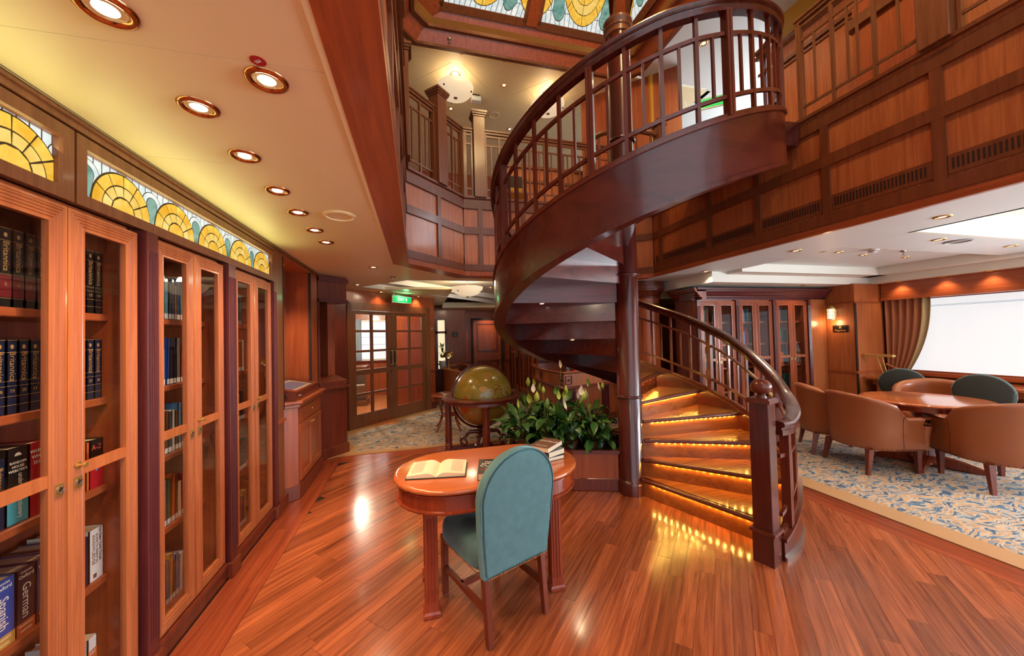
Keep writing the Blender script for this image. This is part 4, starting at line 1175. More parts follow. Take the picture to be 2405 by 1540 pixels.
MB().pbox((-1.40, 4.1, 1.0925), (.17, 0, -.037), (0, .56, 0), (0, 0, .003)).build('printed_picture', 'book_sky', dcs)
MB().pbox((-1.45, 3.99, 1.116), (.28, 0, -.061), (0, .80, 0), (0, 0, .002)).build('glass_pane', 'pane', dcs)
for y in (3.955,): MB().cyl((-1.24, y, 1.02), (-1.24, y-.012, 1.02), .014, n=14).build('lock', 'steel', dcs, smooth=40)
MB().cyl((-1.15, 4.1, 1.0), (-1.138, 4.1, 1.0), .014, n=14).build('lock', 'steel', dcs, smooth=40)

# angled slate-looking cabinet between niche and glazed doors (faces run at 45 degrees)
ac = thing('corner_cabinet', 'tall angled cabinet with dark recess and sloping lectern top beside the glazed doors', 'cabinet', (-1.2, 5.6, 0))
fo = V((-1.235, 5.17, 0)); wv = V((.282, .282, 0)); bk = V((-.69, .69, 0)); up_ = V((0, 0, 1))
cb = lambda a, b, d0, d1, z0, z1: MB().pbox(fo+wv*a+bk*d0+up_*z0, wv*(b-a), bk*(d1-d0), up_*(z1-z0))
cb(0, 1, 0, 1, .13, .90).build('body', 'mahogany', ac)
cb(0, 1.06, -.02, 1, 0, .135).build('plinth', 'mahogany', ac, bevel=.006)
cb(0, 1.08, -.035, 1, .90, .93).build('worktop', 'mahogany', ac, bevel=.006)
MB().loft([[fo+bk*-.02+wv*t+up_*.93, fo+bk*.25+wv*t+up_*.93, fo+bk*.25+wv*t+up_*1.06, fo+bk*-.02+wv*t+up_*1.0] for t in (0, 1.0)]).build('lectern_top', 'mahogany', ac)
p_ = fo+wv*.9+up_*.965-bk*.02
MB().cyl(p_, p_+V((.008, -.008, 0)), .012, n=14).build('lock', 'steel', ac, smooth=40)
cb(0, 1.04, 0, 1, 2.06, 2.42).build('header', 'mahogany', ac)
cb(0, 1.08, -.03, .05, 2.335, 2.39).build('header_moulding', 'plum_wood', ac); cb(0, 1.08, -.03, .05, 2.055, 2.10).build('header_moulding', 'plum_wood', ac)
cb(0, .06, 0, 1, .93, 2.06).build('side_panel', 'mahogany', ac)
cb(0, 1, .45, .5, .93, 2.06).build('recess_back', 'veneer', ac)
cb(.72, .98, .25, .45, .93, 2.06).build('recess_panel', 'red_cherry', ac)
# ================================================================== FURNITURE IN THE FOREGROUND
# ---- oval writing desk
dk = thing('writing_desk', 'glossy cherry writing desk with rounded ends and four fluted legs', 'desk', (.42, 2.27, 0))
def stadium(cx, cy, hl, r_, n=14):
    out = []
    for i in range(n+1): t = -pi/2+pi*i/n; out.append((cx+hl-r_+r_*cos(t), cy+r_*sin(t)))
    for i in range(n+1): t = pi/2+pi*i/n; out.append((cx-hl+r_+r_*cos(t), cy+r_*sin(t)))
    return out
def stack(levels, c_=(.42, 2.27)):
    return [[(x, y, z) for x, y in stadium(c_[0], c_[1], hl, r_)] for hl, r_, z in levels]
MB().loft(stack([(.55, .325, .716), (.566, .341, .722), (.572, .347, .732), (.570, .345, .742), (.560, .335, .749), (.545, .32, .75)])).build('desk_top', 'desk_wood', dk, smooth=50)
MB().loft(stack([(.545, .32, .625), (.545, .32, .72)])).loft(stack([(.545, .32, .612), (.556, .331, .615), (.558, .333, .625), (.546, .321, .632)])).build('apron', 'leg_wood', dk, smooth=40)
MB().loft(stack([(.548, .323, .700), (.556, .331, .704), (.556, .331, .712), (.548, .323, .716)])).build('moulding', 'leg_wood', dk, smooth=40)
for x, y in ((.055, 2.125), (.055, 2.46), (.80, 2.125), (.80, 2.46)):
    mb = MB()
    w = .034
    mb.loft([[(x-w*k, y-w*k, z), (x+w*k, y-w*k, z), (x+w*k, y+w*k, z), (x-w*k, y+w*k, z)] for k, z in ((1.04, .03), (.95, .56), (1.1, .60), (1.1, .62))])
    for sx, sy in ((0, -1), (0, 1), (-1, 0), (1, 0)):
        for q in (-.55, 0, .55):
            ax, ay = (q*w, sy*w*1.0) if sx == 0 else (sx*w*1.0, q*w)
            mb.cyl((x+ax, y+ay, .08), (x+ax*.95, y+ay*.95, .54), .0048, n=8)
    lg = mb.build('leg', 'leg_wood', dk, smooth=35)
    MB().loft([[(x-k, y-k, z), (x+k, y-k, z), (x+k, y+k, z), (x-k, y+k, z)] for k, z in ((.048, .004), (.048, .022), (.040, .032), (.036, .034))]).build('foot', 'leg_wood', lg)
    MB().cyl((x, y, 0), (x, y, .005), .03, n=14).build('glide', 'steel', lg)
# ---- books on the desk
ob = thing('open_book', 'hardback lying open on the left of the writing desk', 'book', (.11, 2.235, .75), radians(-10))
MO = WM[ob.name]
def L2(mb):
    mb.v = [tuple(MO @ V(p)) for p in mb.v]; return mb
hw_, hh_ = .165, .115
mb = MB()
rings = []
for i in range(-8, 9):
    u = i/8; rings.append([(u*hw_, -hh_-.006, .002+.014*abs(u)**.5*0), (u*hw_, hh_+.006, .002), (u*hw_, hh_+.006, .005), (u*hw_, -hh_-.006, .005)])
L2(MB().box(-hw_-.006, hw_+.006, -hh_-.006, hh_+.006, .001, .0045)).build('cover', 'book_black', ob)
for sd in (-1, 1):
    rings = []
    for i in range(13):
        u = i/12
        z = .006+.030*(1-(1-min(1, u*2.6))**2)*(1-.55*u) if u > 0 else .006
        rings.append([(sd*u*hw_, -hh_, .005), (sd*u*hw_, hh_, .005), (sd*u*hw_, hh_, z), (sd*u*hw_, -hh_, z)])
    pg = L2(MB().loft(rings)).build('page_block', 'pages', ob, smooth=40)
    ln = MB()
    for k in range(24):
        y = hh_*.82-k*hh_*1.6/24
        for a, b in ((.16, .5), (.5, .9)):
            za = .0064+.030*(1-(1-min(1, a*2.6))**2)*(1-.55*a); zb2 = .0064+.030*(1-(1-min(1, b*2.6))**2)*(1-.55*b)
            ln.add([(sd*a*hw_, y, za), (sd*b*hw_, y, zb2), (sd*b*hw_, y+.0014, zb2), (sd*a*hw_, y+.0014, za)], [(0, 1, 2, 3)])
    L2(ln).build('printed_lines', 'book_grey', pg)['kind'] = 'stuff'
def flatbook(label, loc, rz, w, h, t, col, titles, z, page_side=-1):
    r = thing('book', label, 'book', loc, rz, 'books lying on the writing desk')
    M4 = WM[r.name]
    G = lambda mb: (setattr(mb, 'v', [tuple(M4 @ V(p)) for p in mb.v]), mb)[1]
    c_ = .003
    G(MB().box(-w/2, w/2, -h/2, h/2, 0, c_).box(-w/2, w/2, -h/2, h/2, t-c_, t).box(-w/2, -w/2+c_, -h/2, h/2, 0, t)).build('cover', 'book_'+col, r, bevel=.0015)
    G(MB().box(-w/2+c_, w/2-.004, -h/2+.003, h/2-.003, c_, t-c_)).build('pages', 'pages', r)
    for s_, sz, dy, mt, sx in titles:
        text(s_, sz, mt, r, M4 @ V((0, dy, t+.0006)), M4.to_3x3() @ V((1, 0, 0)), M4.to_3x3() @ V((0, 1, 0)), sx=sx)
    return r
b = flatbook('thick dark thriller lying flat in the middle of the writing desk', (.408, 2.105, .75), radians(-12), .15, .225, .042, 'black', [('MARY', .028, .062, 'cream_ink', 1), ('HIGGINS', .028, .034, 'cream_ink', 1), ('CLARK', .042, .001, 'cream_ink', 1), ("I'VE GOT YOU", .0165, -.045, 'red_ink', 1), ('UNDER MY SKIN', .0165, -.066, 'red_ink', 1)], 0)
M4 = WM[b.name]
p_ = M4 @ V((-.0758, 0, .021)); text('CLARK', .022, 'red_ink', b, p_, M4.to_3x3() @ V((0, -1, 0)), (0, 0, 1))
flatbook('dark book at the bottom of the stack on the right of the desk', (.80, 2.285, .75), radians(16), .16, .235, .026, 'black', [], 0)
flatbook('pale-edged hardback in the middle of the stack on the desk', (.805, 2.28, .776), radians(26), .15, .22, .036, 'slate', [], 0)
b = flatbook('brown paperback thriller on top of the stack on the desk', (.81, 2.255, .812), radians(-48), .135, .205, .032, 'brown', [('CAMILLE', .033, .03, 'cream_ink', 1), ('PIERRE LEMAITRE', .011, -.07, 'cream_ink', 1)], 0)
b_ = None

# ---- velvet side chair
chr_ = thing('side_chair', 'teal-green velvet side chair with arched back, drawn up to the writing desk', 'chair', (.395, 2.12, 0), radians(22))
M4 = WM[chr_.name]
G = lambda mb: (setattr(mb, 'v', [tuple(M4 @ V(p)) for p in mb.v]), mb)[1]
# seat: domed cushion over a rail
rings = []
for k, z in ((.97, .345), (1.0, .36), (1.01, .42), (.98, .455), (.90, .478), (.6, .495), (.2, .50)):
    ring = []
    for i in range(32):
        t = 2*pi*i/32; cxx, sxx = cos(t), sin(t)
        e = .35
        x = math.copysign(abs(cxx)**e, cxx)*.215*(1+.06*sxx); y = math.copysign(abs(sxx)**e, sxx)*.235
        ring.append((x*k, .005+y*k, z))
    rings.append(ring)
G(MB().loft(rings)).build('seat', 'velvet', chr_, smooth=60)
# upholstered back with arched top, raked
def backring(off, yy, bulge=0):
    """outline of the back pad inset by off at depth yy"""
    pts = []
    w = .243-off
    zb_ = .335+off; zt_ = .965-off; zs = zt_-w*1.0
    n = 20
    for i in range(n+1):
        t = pi*i/n
        pts.append((w*cos(t), yy, zs+(zt_-zs)*sin(t)))
    pts.append((-w*.96, yy, zs-.15)); pts.append((-w*.87, yy, zb_+.02)); pts.append((-w*.85, yy, zb_)); pts.append((w*.85, yy, zb_)); pts.append((w*.87, yy, zb_+.02)); pts.append((w*.96, yy, zs-.15))
    return [(x, y-.10*max(0, z-.42), z) for x, y, z in pts]
G(MB().loft([backring(.02, -.215), backring(.0, -.225), backring(0, -.225)] + [backring(0, -.262), backring(.012, -.272), backring(.03, -.274)][0:1] + [backring(.0, -.263)])).build('back', 'velvet', chr_, smooth=50)
G(MB().loft([backring(.014, -.262), backring(.018, -.274), backring(.05, -.278)])).build('back_panel', 'velvet', chr_, smooth=50)
ring = backring(.004, -.266); ring2 = [p for p in ring[:21]]
G(MB().tube([ (p[0], p[1], p[2]) for p in [ring[-1]]+ring2+[ring[21]]], .0045, 6)).build('piping', 'velvet', chr_, smooth=60)
# pad on the sitting side
G(MB().loft([backring(.012, -.222), backring(.02, -.19), backring(.06, -.165), backring(.12, -.16)])).build('back_cushion', 'velvet', chr_, smooth=60)
mb = MB()
for i in range(34):
    u = -1+2*i/33
    mb.sph((u*.19, -.278, .342), .0042, n=6, m=4)
for i in range(36):
    u = -1+2*i/35
    mb.sph((-.214, u*.22, .35), .004, n=6, m=4); mb.sph((.214, u*.22, .35), .004, n=6, m=4)
G(mb).build('nailheads', 'copper_ring', chr_, smooth=60)['kind'] = 'stuff'
for sx in (-1, 1):
    for back in (0, 1):
        x, y = sx*.185, (-.235 if back else .225)
        k = .019
        ty = y-(.03 if back else 0)
        lg = G(MB().loft([[(x-k*a, yy-k*a, z), (x+k*a, yy-k*a, z), (x+k*a, yy+k*a, z), (x-k*a, yy+k*a, z)] for a, yy, z in ((.85, ty, .005), (1.0, y, .36))])).build('leg', 'mahogany', chr_, bevel=.003)
        G(MB().cyl((x, ty, 0), (x, ty, .006), .012, n=10)).build('glide', 'steel', lg)
    G(MB().bar((sx*.185, -.25, .165), (sx*.185, .225, .165), .022, .03)).build('stretcher', 'mahogany', chr_)
G(MB().bar((-.185, .02, .165), (.185, .02, .165), .022, .03)).build('stretcher', 'mahogany', chr_)

# ---- floor globe
gx, gy, gz = .87, 5.0, .735
gl = thing('floor_globe', 'large antique olive floor globe in a round mahogany stand on fluted legs', 'globe', (gx, gy, 0))
gm = MB().sph((0, 0, 0), .412, n=64, m=40)
me_ = gm.build('globe_sphere', 'globe_map', None, smooth=180)
me_.parent = gl
tilt = Matrix.Translation((0, 0, gz)) @ Matrix.Rotation(radians(15), 4, 'Y') @ Matrix.Rotation(radians(10), 4, 'X')
me_.matrix_basis = tilt; WM[me_.name] = WM[gl.name] @ tilt
# cartouche on the sea, and the orange southern continent
def patch(d0, pts, mat, name, rr=.4135):
    d0 = V(d0).normalized(); a = d0.cross(V((0, 0, 1))).normalized(); b = a.cross(d0)
    ring = [((d0 + a*u + b*w).normalized()*rr)+V((gx, gy, gz)) for u, w in pts]
    c_ = d0*rr+V((gx, gy, gz))
    mid = [((d0 + a*u*.5 + b*w*.5).normalized()*rr)+V((gx, gy, gz)) for u, w in pts]
    k = len(pts)
    return MB().add([c_]+mid+ring, [(0, 1+i, 1+(i+1) % k) for i in range(k)] + [(1+i, 1+k+i, 1+k+(i+1) % k, 1+(i+1) % k) for i in range(k)]).build(name, mat, me_, smooth=180)
plain('old_label', srgb(206, 160, 84), .4)
plain('map_orange', srgb(186, 92, 38), .4)
plain('map_ochre', srgb(168, 130, 52), .35)
patch((-.13, -.93, .33), [(.135*cos(2*pi*i/20), .09*sin(2*pi*i/20)) for i in range(20)], 'old_label', 'cartouche')
lab = MB()
def blob(n, r0, seed, ax=1, ay=1):
    rd = random.Random(seed); return [(ax*r0*(1+.35*rd.uniform(-1, 1))*cos(2*pi*i/n), ay*r0*(1+.35*rd.uniform(-1, 1))*sin(2*pi*i/n)) for i in range(n)]
patch((-.75, -.72, -.30), blob(16, .17, 3, .8, 1.1), 'map_orange', 'continent')
patch((-.72, -.80, .06), blob(10, .055, 5), 'map_orange', 'island')
patch((-.42, -.75, -.55), blob(9, .045, 8, .6, 1.4), 'map_orange', 'island')
patch((.1, -.7, .75), blob(16, .16, 12, 1.4, .8), 'map_ochre', 'continent')
patch((-.75, -.35, .62), blob(16, .22, 21, .8, 1.2), 'map_ochre', 'continent')
# meridian ring
mer = []
for i in range(64):
    t = 2*pi*i/64; mer.append(V((gx, gy, gz)) + V((cos(radians(14)), sin(radians(14)), 0))*.438*cos(t)+V((0, 0, 1))*.438*sin(t))
mdir = V((cos(radians(14)), sin(radians(14)), 0)); side = V((-mdir.y, mdir.x, 0))
MB().loft([[V((gx, gy, gz))+(mdir*cos(t)+V((0, 0, 1))*sin(t))*r_+side*s_ for r_, s_ in ((.424, -.008), (.452, -.008), (.452, .008), (.424, .008))] for t in (2*pi*i/64 for i in range(64))], closed=True).build('meridian_ring', 'dark_mahogany', gl, smooth=30)
n_ = 64
hs = [(.428, .735), (.428, .725), (.432, .712), (.50, .706), (.515, .672), (.520, .655), (.535, .655), (.530, .69), (.552, .705), (.558, .72), (.550, .732), (.535, .736), (.52, .735)]
MB().loft([[(gx+r_*cos(t), gy+r_*sin(t), z+.01) for t in (2*pi*i/n_ for i in range(n_))] for r_, z in hs]).build('horizon_ring', 'mahogany', gl, smooth=40)
for a in (175, 265, 355, 85):
    t = radians(a); x, y = gx+.475*cos(t), gy+.475*sin(t)
    mb = MB().lathe([(.048, .03), (.052, .06), (.046, .075), (.052, .09), (.042, .10), (.041, .11), (.046, .35), (.038, .60), (.036, .615), (.05, .63), (.054, .66), (.056, .665)], x, y, 20)
    for k in range(12):
        u = 2*pi*k/12; mb.cyl((x+.043*cos(u), y+.043*sin(u), .12), (x+.036*cos(u), y+.036*sin(u), .60), .0055, n=6)
    lg = mb.build('leg', 'mahogany', gl, smooth=40)
    MB().box(x-.062, x+.062, y-.062, y+.062, 0, .035).build('foot_block', 'mahogany', lg, bevel=.004)
    d = V((cos(t), sin(t), 0)); MB().bar(V((x, y, .035))-d*.05, V((gx, gy, .035))+d*.05, .075, .035).build('stretcher', 'dark_mahogany', gl)
    # carved scroll bracket
    sc = []
    for i in range(26):
        w = i/25
        if w < .55:
            rr = .06+.20*w/.55; zz = .20-.10*w/.55+.05*sin(w/.55*pi)
            if w > .3: zz += .03
            sc.append(V((gx, gy, 0))+d*rr+V((0, 0, zz+.03)))
        else:
            q = (w-.55)/.45*2.2*pi; ra = .062*(1-(w-.55)/.45*.7)
            sc.append(V((gx, gy, 0))+d*(.26+ra*sin(q))+V((0, 0, .113+ra*cos(q))))
    MB().tube(sc, [.030-.016*i/25 for i in range(26)], 8).build('scroll_bracket', 'dark_mahogany', gl, smooth=60)
MB().lathe([(.13, .035), (.135, .06), (.10, .085), (.085, .12), (.055, .15), (.045, .17), (.07, .19), (.075, .21), (.05, .23), (.04, .25), (.055, .27), (.05, .29)], gx, gy, 28).build('pedestal', 'dark_mahogany', gl, smooth=50)

# ---- planter with peace lilies
pp = [(1.895, 3.19), (1.48, 3.345), (.86, 3.70), (1.02, 3.97), (1.40, 4.35), (2.15, 4.42), (2.2, 3.3), (2.03, 3.28)]
pn = thing('planter', 'low mahogany planter box under the spiral stair, filled with peace lilies', 'planter', (1.5, 3.8, 0))
def inset(poly, d):
    out = []; n = len(poly)
    cx = sum(p[0] for p in poly)/n; cy = sum(p[1] for p in poly)/n
    return [(x+(cx-x)*d, y+(cy-y)*d) for x, y in poly]
MB().prism(inset(pp, .02), .12, .37).build('side_panel', 'red_cherry', pn)
MB().prism(inset(pp, .0), 0, .125).build('plinth', 'mahogany', pn, bevel=.006)
A_, B_ = inset(pp, -.015), inset(pp, .09)
MB().loft([[(x, y, z) for x, y in q] for q, z in ((A_, .365), (A_, .40), (B_, .40), (B_, .365))], closed=True).build('rim', 'mahogany', pn)
MB().prism(inset(pp, .09), .34, .375).build('soil', 'soil', pn)
# leaf masters: four shared shapes
def leafmesh(L, w, curl, mat, name):
    rows = 8; vs = []; fs = []
    for i in range(rows+1):
        t = i/rows; ww = w*(sin(pi*min(1, t*1.02)**.75))*(1 if t < 1 else 0)
        x = L*t*cos(curl*t*.8); z = L*t*sin(.9-curl*t*1.1)*.55
        vs += [(x, -ww, z+ww*.35), (x, 0, z), (x, ww, z+ww*.35)]
        if i < rows: b_ = i*3; fs += [(b_, b_+1, b_+4, b_+3), (b_+1, b_+2, b_+5, b_+4)]
    me = bpy.data.meshes.new(name); me.from_pydata(vs, [], fs); me.materials.append(MATS[mat])
    me.polygons.foreach_set('use_smooth', [True]*len(me.polygons)); return me
LM = [leafmesh(.26, .042, .9, 'leaf', 'leaf'), leafmesh(.22, .038, 1.3, 'leaf_dark', 'leaf'), leafmesh(.30, .045, .6, 'leaf', 'leaf'), leafmesh(.20, .034, 1.1, 'leaf_light', 'leaf')]
def spathemesh(mat):
    vs = []; fs = []; rows = 7
    for i in range(rows+1):
        t = i/rows; w = .026*sin(pi*t**.8)
        for j in range(4): vs.append((w*cos(1.9*(j/3-.5)*1.4)*.8-.01, w*(j/3-.5)*2, .105*t))
        if i < rows:
            for j in range(3): a = i*4+j; fs.append((a, a+1, a+5, a+4))
    me = bpy.data.meshes.new('spathe'); me.from_pydata(vs, [], fs); me.materials.append(MATS[mat]); me.polygons.foreach_set('use_smooth', [True]*len(me.polygons)); return me
SM = [spathemesh('spathe'), spathemesh('spathe_white'), spathemesh('leaf_light')]
spots_ = [(1.08, 3.78, .9), (1.30, 3.60, 1.0), (1.52, 3.52, 1.05), (1.76, 3.42, 1.0), (1.25, 4.05, 1.05), (1.55, 3.95, 1.1), (1.86, 3.75, 1.05)]
wh = ['at the corner nearest the globe', 'at the front left of the planter', 'at the front behind the stacked books', 'hard against the round stair column', 'at the back left beside the counter', 'in the middle, with the tallest bloom', 'at the back, close to the column']
rd = random.Random(4)
for (x, y, k), w_ in zip(spots_, wh):
    pt_ = thing('peace_lily', 'leafy peace lily with pointed green blooms '+w_, 'plant', (x, y, .375), 0, 'peace lilies in the planter')
    MB().lathe([(.07, .0), (.085, .07), (.092, .07), (.092, .085), (.08, .085), (.075, .06), (0, .06)], x, y, 16, .372).build('pot', 'pot', pt_, smooth=40)
    for i in range(74):
        az = rd.uniform(0, 2*pi); el = rd.uniform(-.75, .7); ra = rd.uniform(.02, .15); zz = rd.uniform(.06, .30)*k
        q = bpy.data.objects.new('leaf', rd.choice(LM)); COL.objects.link(q); q.parent = pt_
        sc_ = rd.uniform(.6, 1.08)*k
        q.matrix_basis = Matrix.Translation((ra*cos(az), ra*sin(az), zz)) @ Matrix.Rotation(az, 4, 'Z') @ Matrix.Rotation(-el, 4, 'Y') @ Matrix.Rotation(rd.uniform(-.5, .5), 4, 'X') @ Matrix.Scale(sc_, 4)
    stems = MB()
    for i in range(4):
        az = rd.uniform(0, 2*pi); h = rd.uniform(.38, .56)*k; rr = rd.uniform(.05, .17)
        if w_.endswith('tallest bloom') and i == 0: h, az, rr = .80, -1.2, .10
        e_ = V((x+rr*cos(az), y+rr*sin(az), .37+h))
        stems.tube([(x, y, .42), (x+rr*.4*cos(az), y+rr*.4*sin(az), .37+h*.6), e_], [.005, .004, .003], 6)
        q = bpy.data.objects.new('spathe', SM[rd.choice((0, 0, 2, 2, 0, 1))]); COL.objects.link(q); q.parent = pt_
        q.matrix_basis = Matrix.Translation(e_-V((x, y, .375))) @ Matrix.Rotation(rd.uniform(0, 6.28), 4, 'Z') @ Matrix.Rotation(rd.uniform(-.3, .3), 4, 'Y') @ Matrix.Scale(rd.uniform(.8, 1.2), 4)
    for i in range(14):
        az = rd.uniform(0, 2*pi); rr = rd.uniform(.05, .13)
        stems.tube([(x+.02*cos(az), y+.02*sin(az), .42), (x+rr*cos(az), y+rr*sin(az), .42+rd.uniform(.1, .28))], .0035, 5)
    o = stems.build('stems', 'stem', pt_, smooth=60); o['kind'] = 'stuff'
# ================================================================== GLAZED DOORS AND THE FAR ROOM
O45 = V((-1.127, 6.687, 0)); up_ = V((0, 0, 1))
def p45(a, d=0, z=0): return O45 + D45*a + N45*d + up_*z          # a along the door wall, d towards the viewer
w45 = sroot('wall_doors')
q45 = lambda a, b, d0, d1, z0, z1: MB().pbox(p45(a, d0, z0), D45*(b-a), N45*(d1-d0), up_*(z1-z0))
q45(-1.2, -.03, -.12, 0, 0, 2.42).build('wall_panel', 'mahogany', w45)
q45(1.98, 2.13, -.12, 0, 0, 2.42).build('wall_panel', 'red_cherry', w45)
q45(-.03, 1.98, -.12, 0, 2.20, 2.42).build('wall_panel', 'red_cherry', w45)
for a, b, z0, z1 in ((-.03, .05, 0, 2.2), (1.84, 1.98, 0, 2.2), (-.03, 1.98, 2.07, 2.2)): q45(a, b, -.12, .02, z0, z1).build('door_casing', 'walnut', w45)
q45(1.985, 2.13, -.1, .02, .80, .84).build('chair_rail', 'mahogany', w45); q45(1.985, 2.135, -.1, .02, 0, .14).build('baseboard', 'mahogany', w45)
sw = q45(2.02, 2.07, 0, .008, 1.71, 1.80).build('switch_plate', 'brass', w45); q45(2.035, 2.055, .008, .011, 1.735, 1.775).build('rocker', 'white', sw)
for j, (a, b) in enumerate(((.055, .945), (.947, 1.835))):
    r = sroot(f'door_{j+1}')
    w_ = b-a
    lead = .115
    x0 = a+lead*(.75 if j == 0 else 1.0); x1 = b-lead*(1.0 if j == 0 else .75)
    q45(a, x0, -.05, .0, .01, 2.06).build('stile', 'walnut', r); q45(x1, b, -.05, .0, .01, 2.06).build('stile', 'walnut', r)
    zs = [.24, .585, .975, 1.345, 1.70, 2.0]
    q45(x0, x1, -.05, .0, .01, zs[0]).build('bottom_rail', 'walnut', r); q45(x0, x1, -.05, .0, zs[-1], 2.06).build('top_rail', 'walnut', r)
    xm = (x0+x1)/2
    for z in zs[1:-1]:
        t = .05 if abs(z-.975) < .01 else .022
        q45(x0, x1, -.045, -.004, z-t, z+t*.8).build('glazing_bar', 'walnut', r)
    q45(xm-.022, xm+.022, -.045, -.004, zs[0], zs[-1]).build('glazing_bar', 'walnut', r)
    for i in range(5):
        for u0, u1 in ((x0, xm), (xm, x1)):
            q45(u0, u1, -.03, -.026, zs[i], zs[i+1]).build('glass_pane', 'door_pane', r)
            q45(u0+.02, u1-.02, -.026, -.0245, zs[i]+.05, zs[i+1]-.05).build('bevelled_glass', 'door_pane', r)
    h_ = b-.045 if j == 0 else a+.045
    pl_ = MB().ppoly(p45(h_, .002, 1.19), D45, up_, [(.03*cos(t), (.15 if sin(t) > 0 else -.15)+.03*sin(t)) for t in (2*pi*i/24 for i in range(24))], -.006)
    pl_.build('push_plate', 'steel', r)
    MB().tube([p45(h_+.012, .005, 1.05), p45(h_+.012, .05, 1.07), p45(h_+.012, .05, 1.31), p45(h_+.012, .005, 1.33)], .009, 8).build('pull_handle', 'brass', r, smooth=50)
    if j == 0: MB().cyl(p45(h_, .0, .93), p45(h_, .012, .93), .025, n=16).build('lock', 'steel', r, smooth=40)
# exit sign hanging over the glazed doors
ex = thing('exit_sign', 'small hanging sign reading EXIT 8 glowing white and green over the glazed doors', 'sign', tuple(p45(1.02, .18, 2.27)))
q45(.80, 1.28, .17, .19, 2.235, 2.365).build('sign_box', 'white', ex)
q45(.815, 1.265, .1905, .1925, 2.25, 2.35).build('sign_face', 'exit_green', ex)
text('EXIT 8', .085, 'exit_white', ex, p45(1.04, .194, 2.30), D45, up_)
q45(.80, 1.28, .165, .195, 2.365, 2.385).build('bracket', 'steel', ex); q45(.82, .84, .17, .19, 2.38, 2.42).build('hanger', 'steel', ex); q45(1.24, 1.26, .17, .19, 2.38, 2.42).build('hanger', 'steel', ex)
point(ex, p45(1.04, .3, 2.33), 1.2, (.3, 1, .45), .05, 'sign_lamp')
# bright room seen through the left-hand panes: window with blind, curtain, low cabinet, balustrade
w5 = sroot('window_5')
MB().box(-2.35, -.75, 10.5, 10.52, 1.02, 2.02).build('blind', 'blind_glow', w5)
for z in (1.2, 1.4, 1.6, 1.8): MB().box(-2.35, -.75, 10.492, 10.5, z, z+.008).build('blind_fold', 'blind_seam', w5)
MB().frame((-2.4, 10.5, .97), (1, 0, 0), (0, 0, 1), 1.7, 1.1, [(0, 0), (.05, 0), (.05, .03), (0, .03)]).build('window_frame', 'white', w5)
plain('grey_curtain', srgb(150, 166, 184), .8)
def drape(name, label, p0, dvec, nvec, zt_, zb_, width, mat, folds=6, amp=.03, gather=0, parent=None, lining=None):
    p0, dvec, nvec = V(p0), V(dvec), V(nvec)
    r = parent or thing(name, label, 'curtain', tuple(p0+V((0, 0, zb_-p0.z))))
    rows, cols_ = 12, folds*8
    grid = []
    for i in range(rows+1):
        t = i/rows; z = zt_+(zb_-zt_)*t
        sq = 1-gather*t**2.2
        grid.append([p0+dvec*(width*sq*j/cols_)+nvec*(amp*cos(2*pi*folds*j/cols_)*(1-.3*t))+V((0, 0, z-p0.z)) for j in range(cols_+1)])
    k_ = len(grid[0]) if not lining else int(len(grid[0])*.80)
    MB().loft([g_[:k_] for g_ in grid], caps=False, wrap=False).build('cloth', mat, r, smooth=180)
    if lining: MB().loft([g_[k_-1:] for g_ in grid], caps=False, wrap=False).build('lining', lining, r, smooth=180)
    return r
drape('curtain', 'pale grey curtain hanging in the bright room beyond the glazed doors', (-2.05, 10.42, 0), (1, 0, 0), (0, -1, 0), 2.1, 1.0, .62, 'grey_curtain', 5, .03)
lc = thing('low_cabinet', 'dim low glass cabinet in the room behind the left glazed door', 'cabinet', (-1.45, 9.2, 0))
MB().box(-1.95, -1.15, 9.0, 9.5, .0, .12).box(-1.95, -1.15, 9.0, 9.5, .86, .92).build('carcass', 'walnut', lc)
for x in (-1.95, -1.56, -1.17): MB().box(x, x+.03, 9.0, 9.03, .12, .86).build('post', 'walnut', lc)
MB().box(-1.9, -1.2, 9.4, 9.44, .12, .86).build('back_panel', 'curtain_lining', lc); MB().box(-1.9, -1.2, 9.05, 9.4, .48, .5).build('shelf', 'white', lc)
MB().box(-4.4, -.38, 6.9, 10.55, .008, .009).prism([(-4, 6.0), (-1.4, 6.6), (0.2, 8.2), (.2, 10.5), (-4, 10.5)], .0085, .0095).build('hall_floor', 'cherry_x', fl)
pt2 = sroot('trim_5')
MB().box(-.62, .22, 8.9, 8.95, 0, 2.42).build('wall_panel', 'red_cherry', pt2)
pl2 = thing('hall_lamp', 'ceiling lamp lighting the hall behind the glazed doors', 'lamp', (-1.3, 8.6, 2.40))
MB().lathe([(.0, -.06), (.10, -.05), (.14, -.02), (.15, 0), (0, .01)], -1.3, 8.6, 20, 2.40).build('shade', 'dome_glass', pl2, smooth=60)
point(pl2, (-1.3, 8.6, 2.2), 150, (1, .85, .6), .08)
MB().box(-4.4, .66, 6.7, 10.6, 2.43, 2.47).build('ceiling_panel', 'ceiling_white', ce)

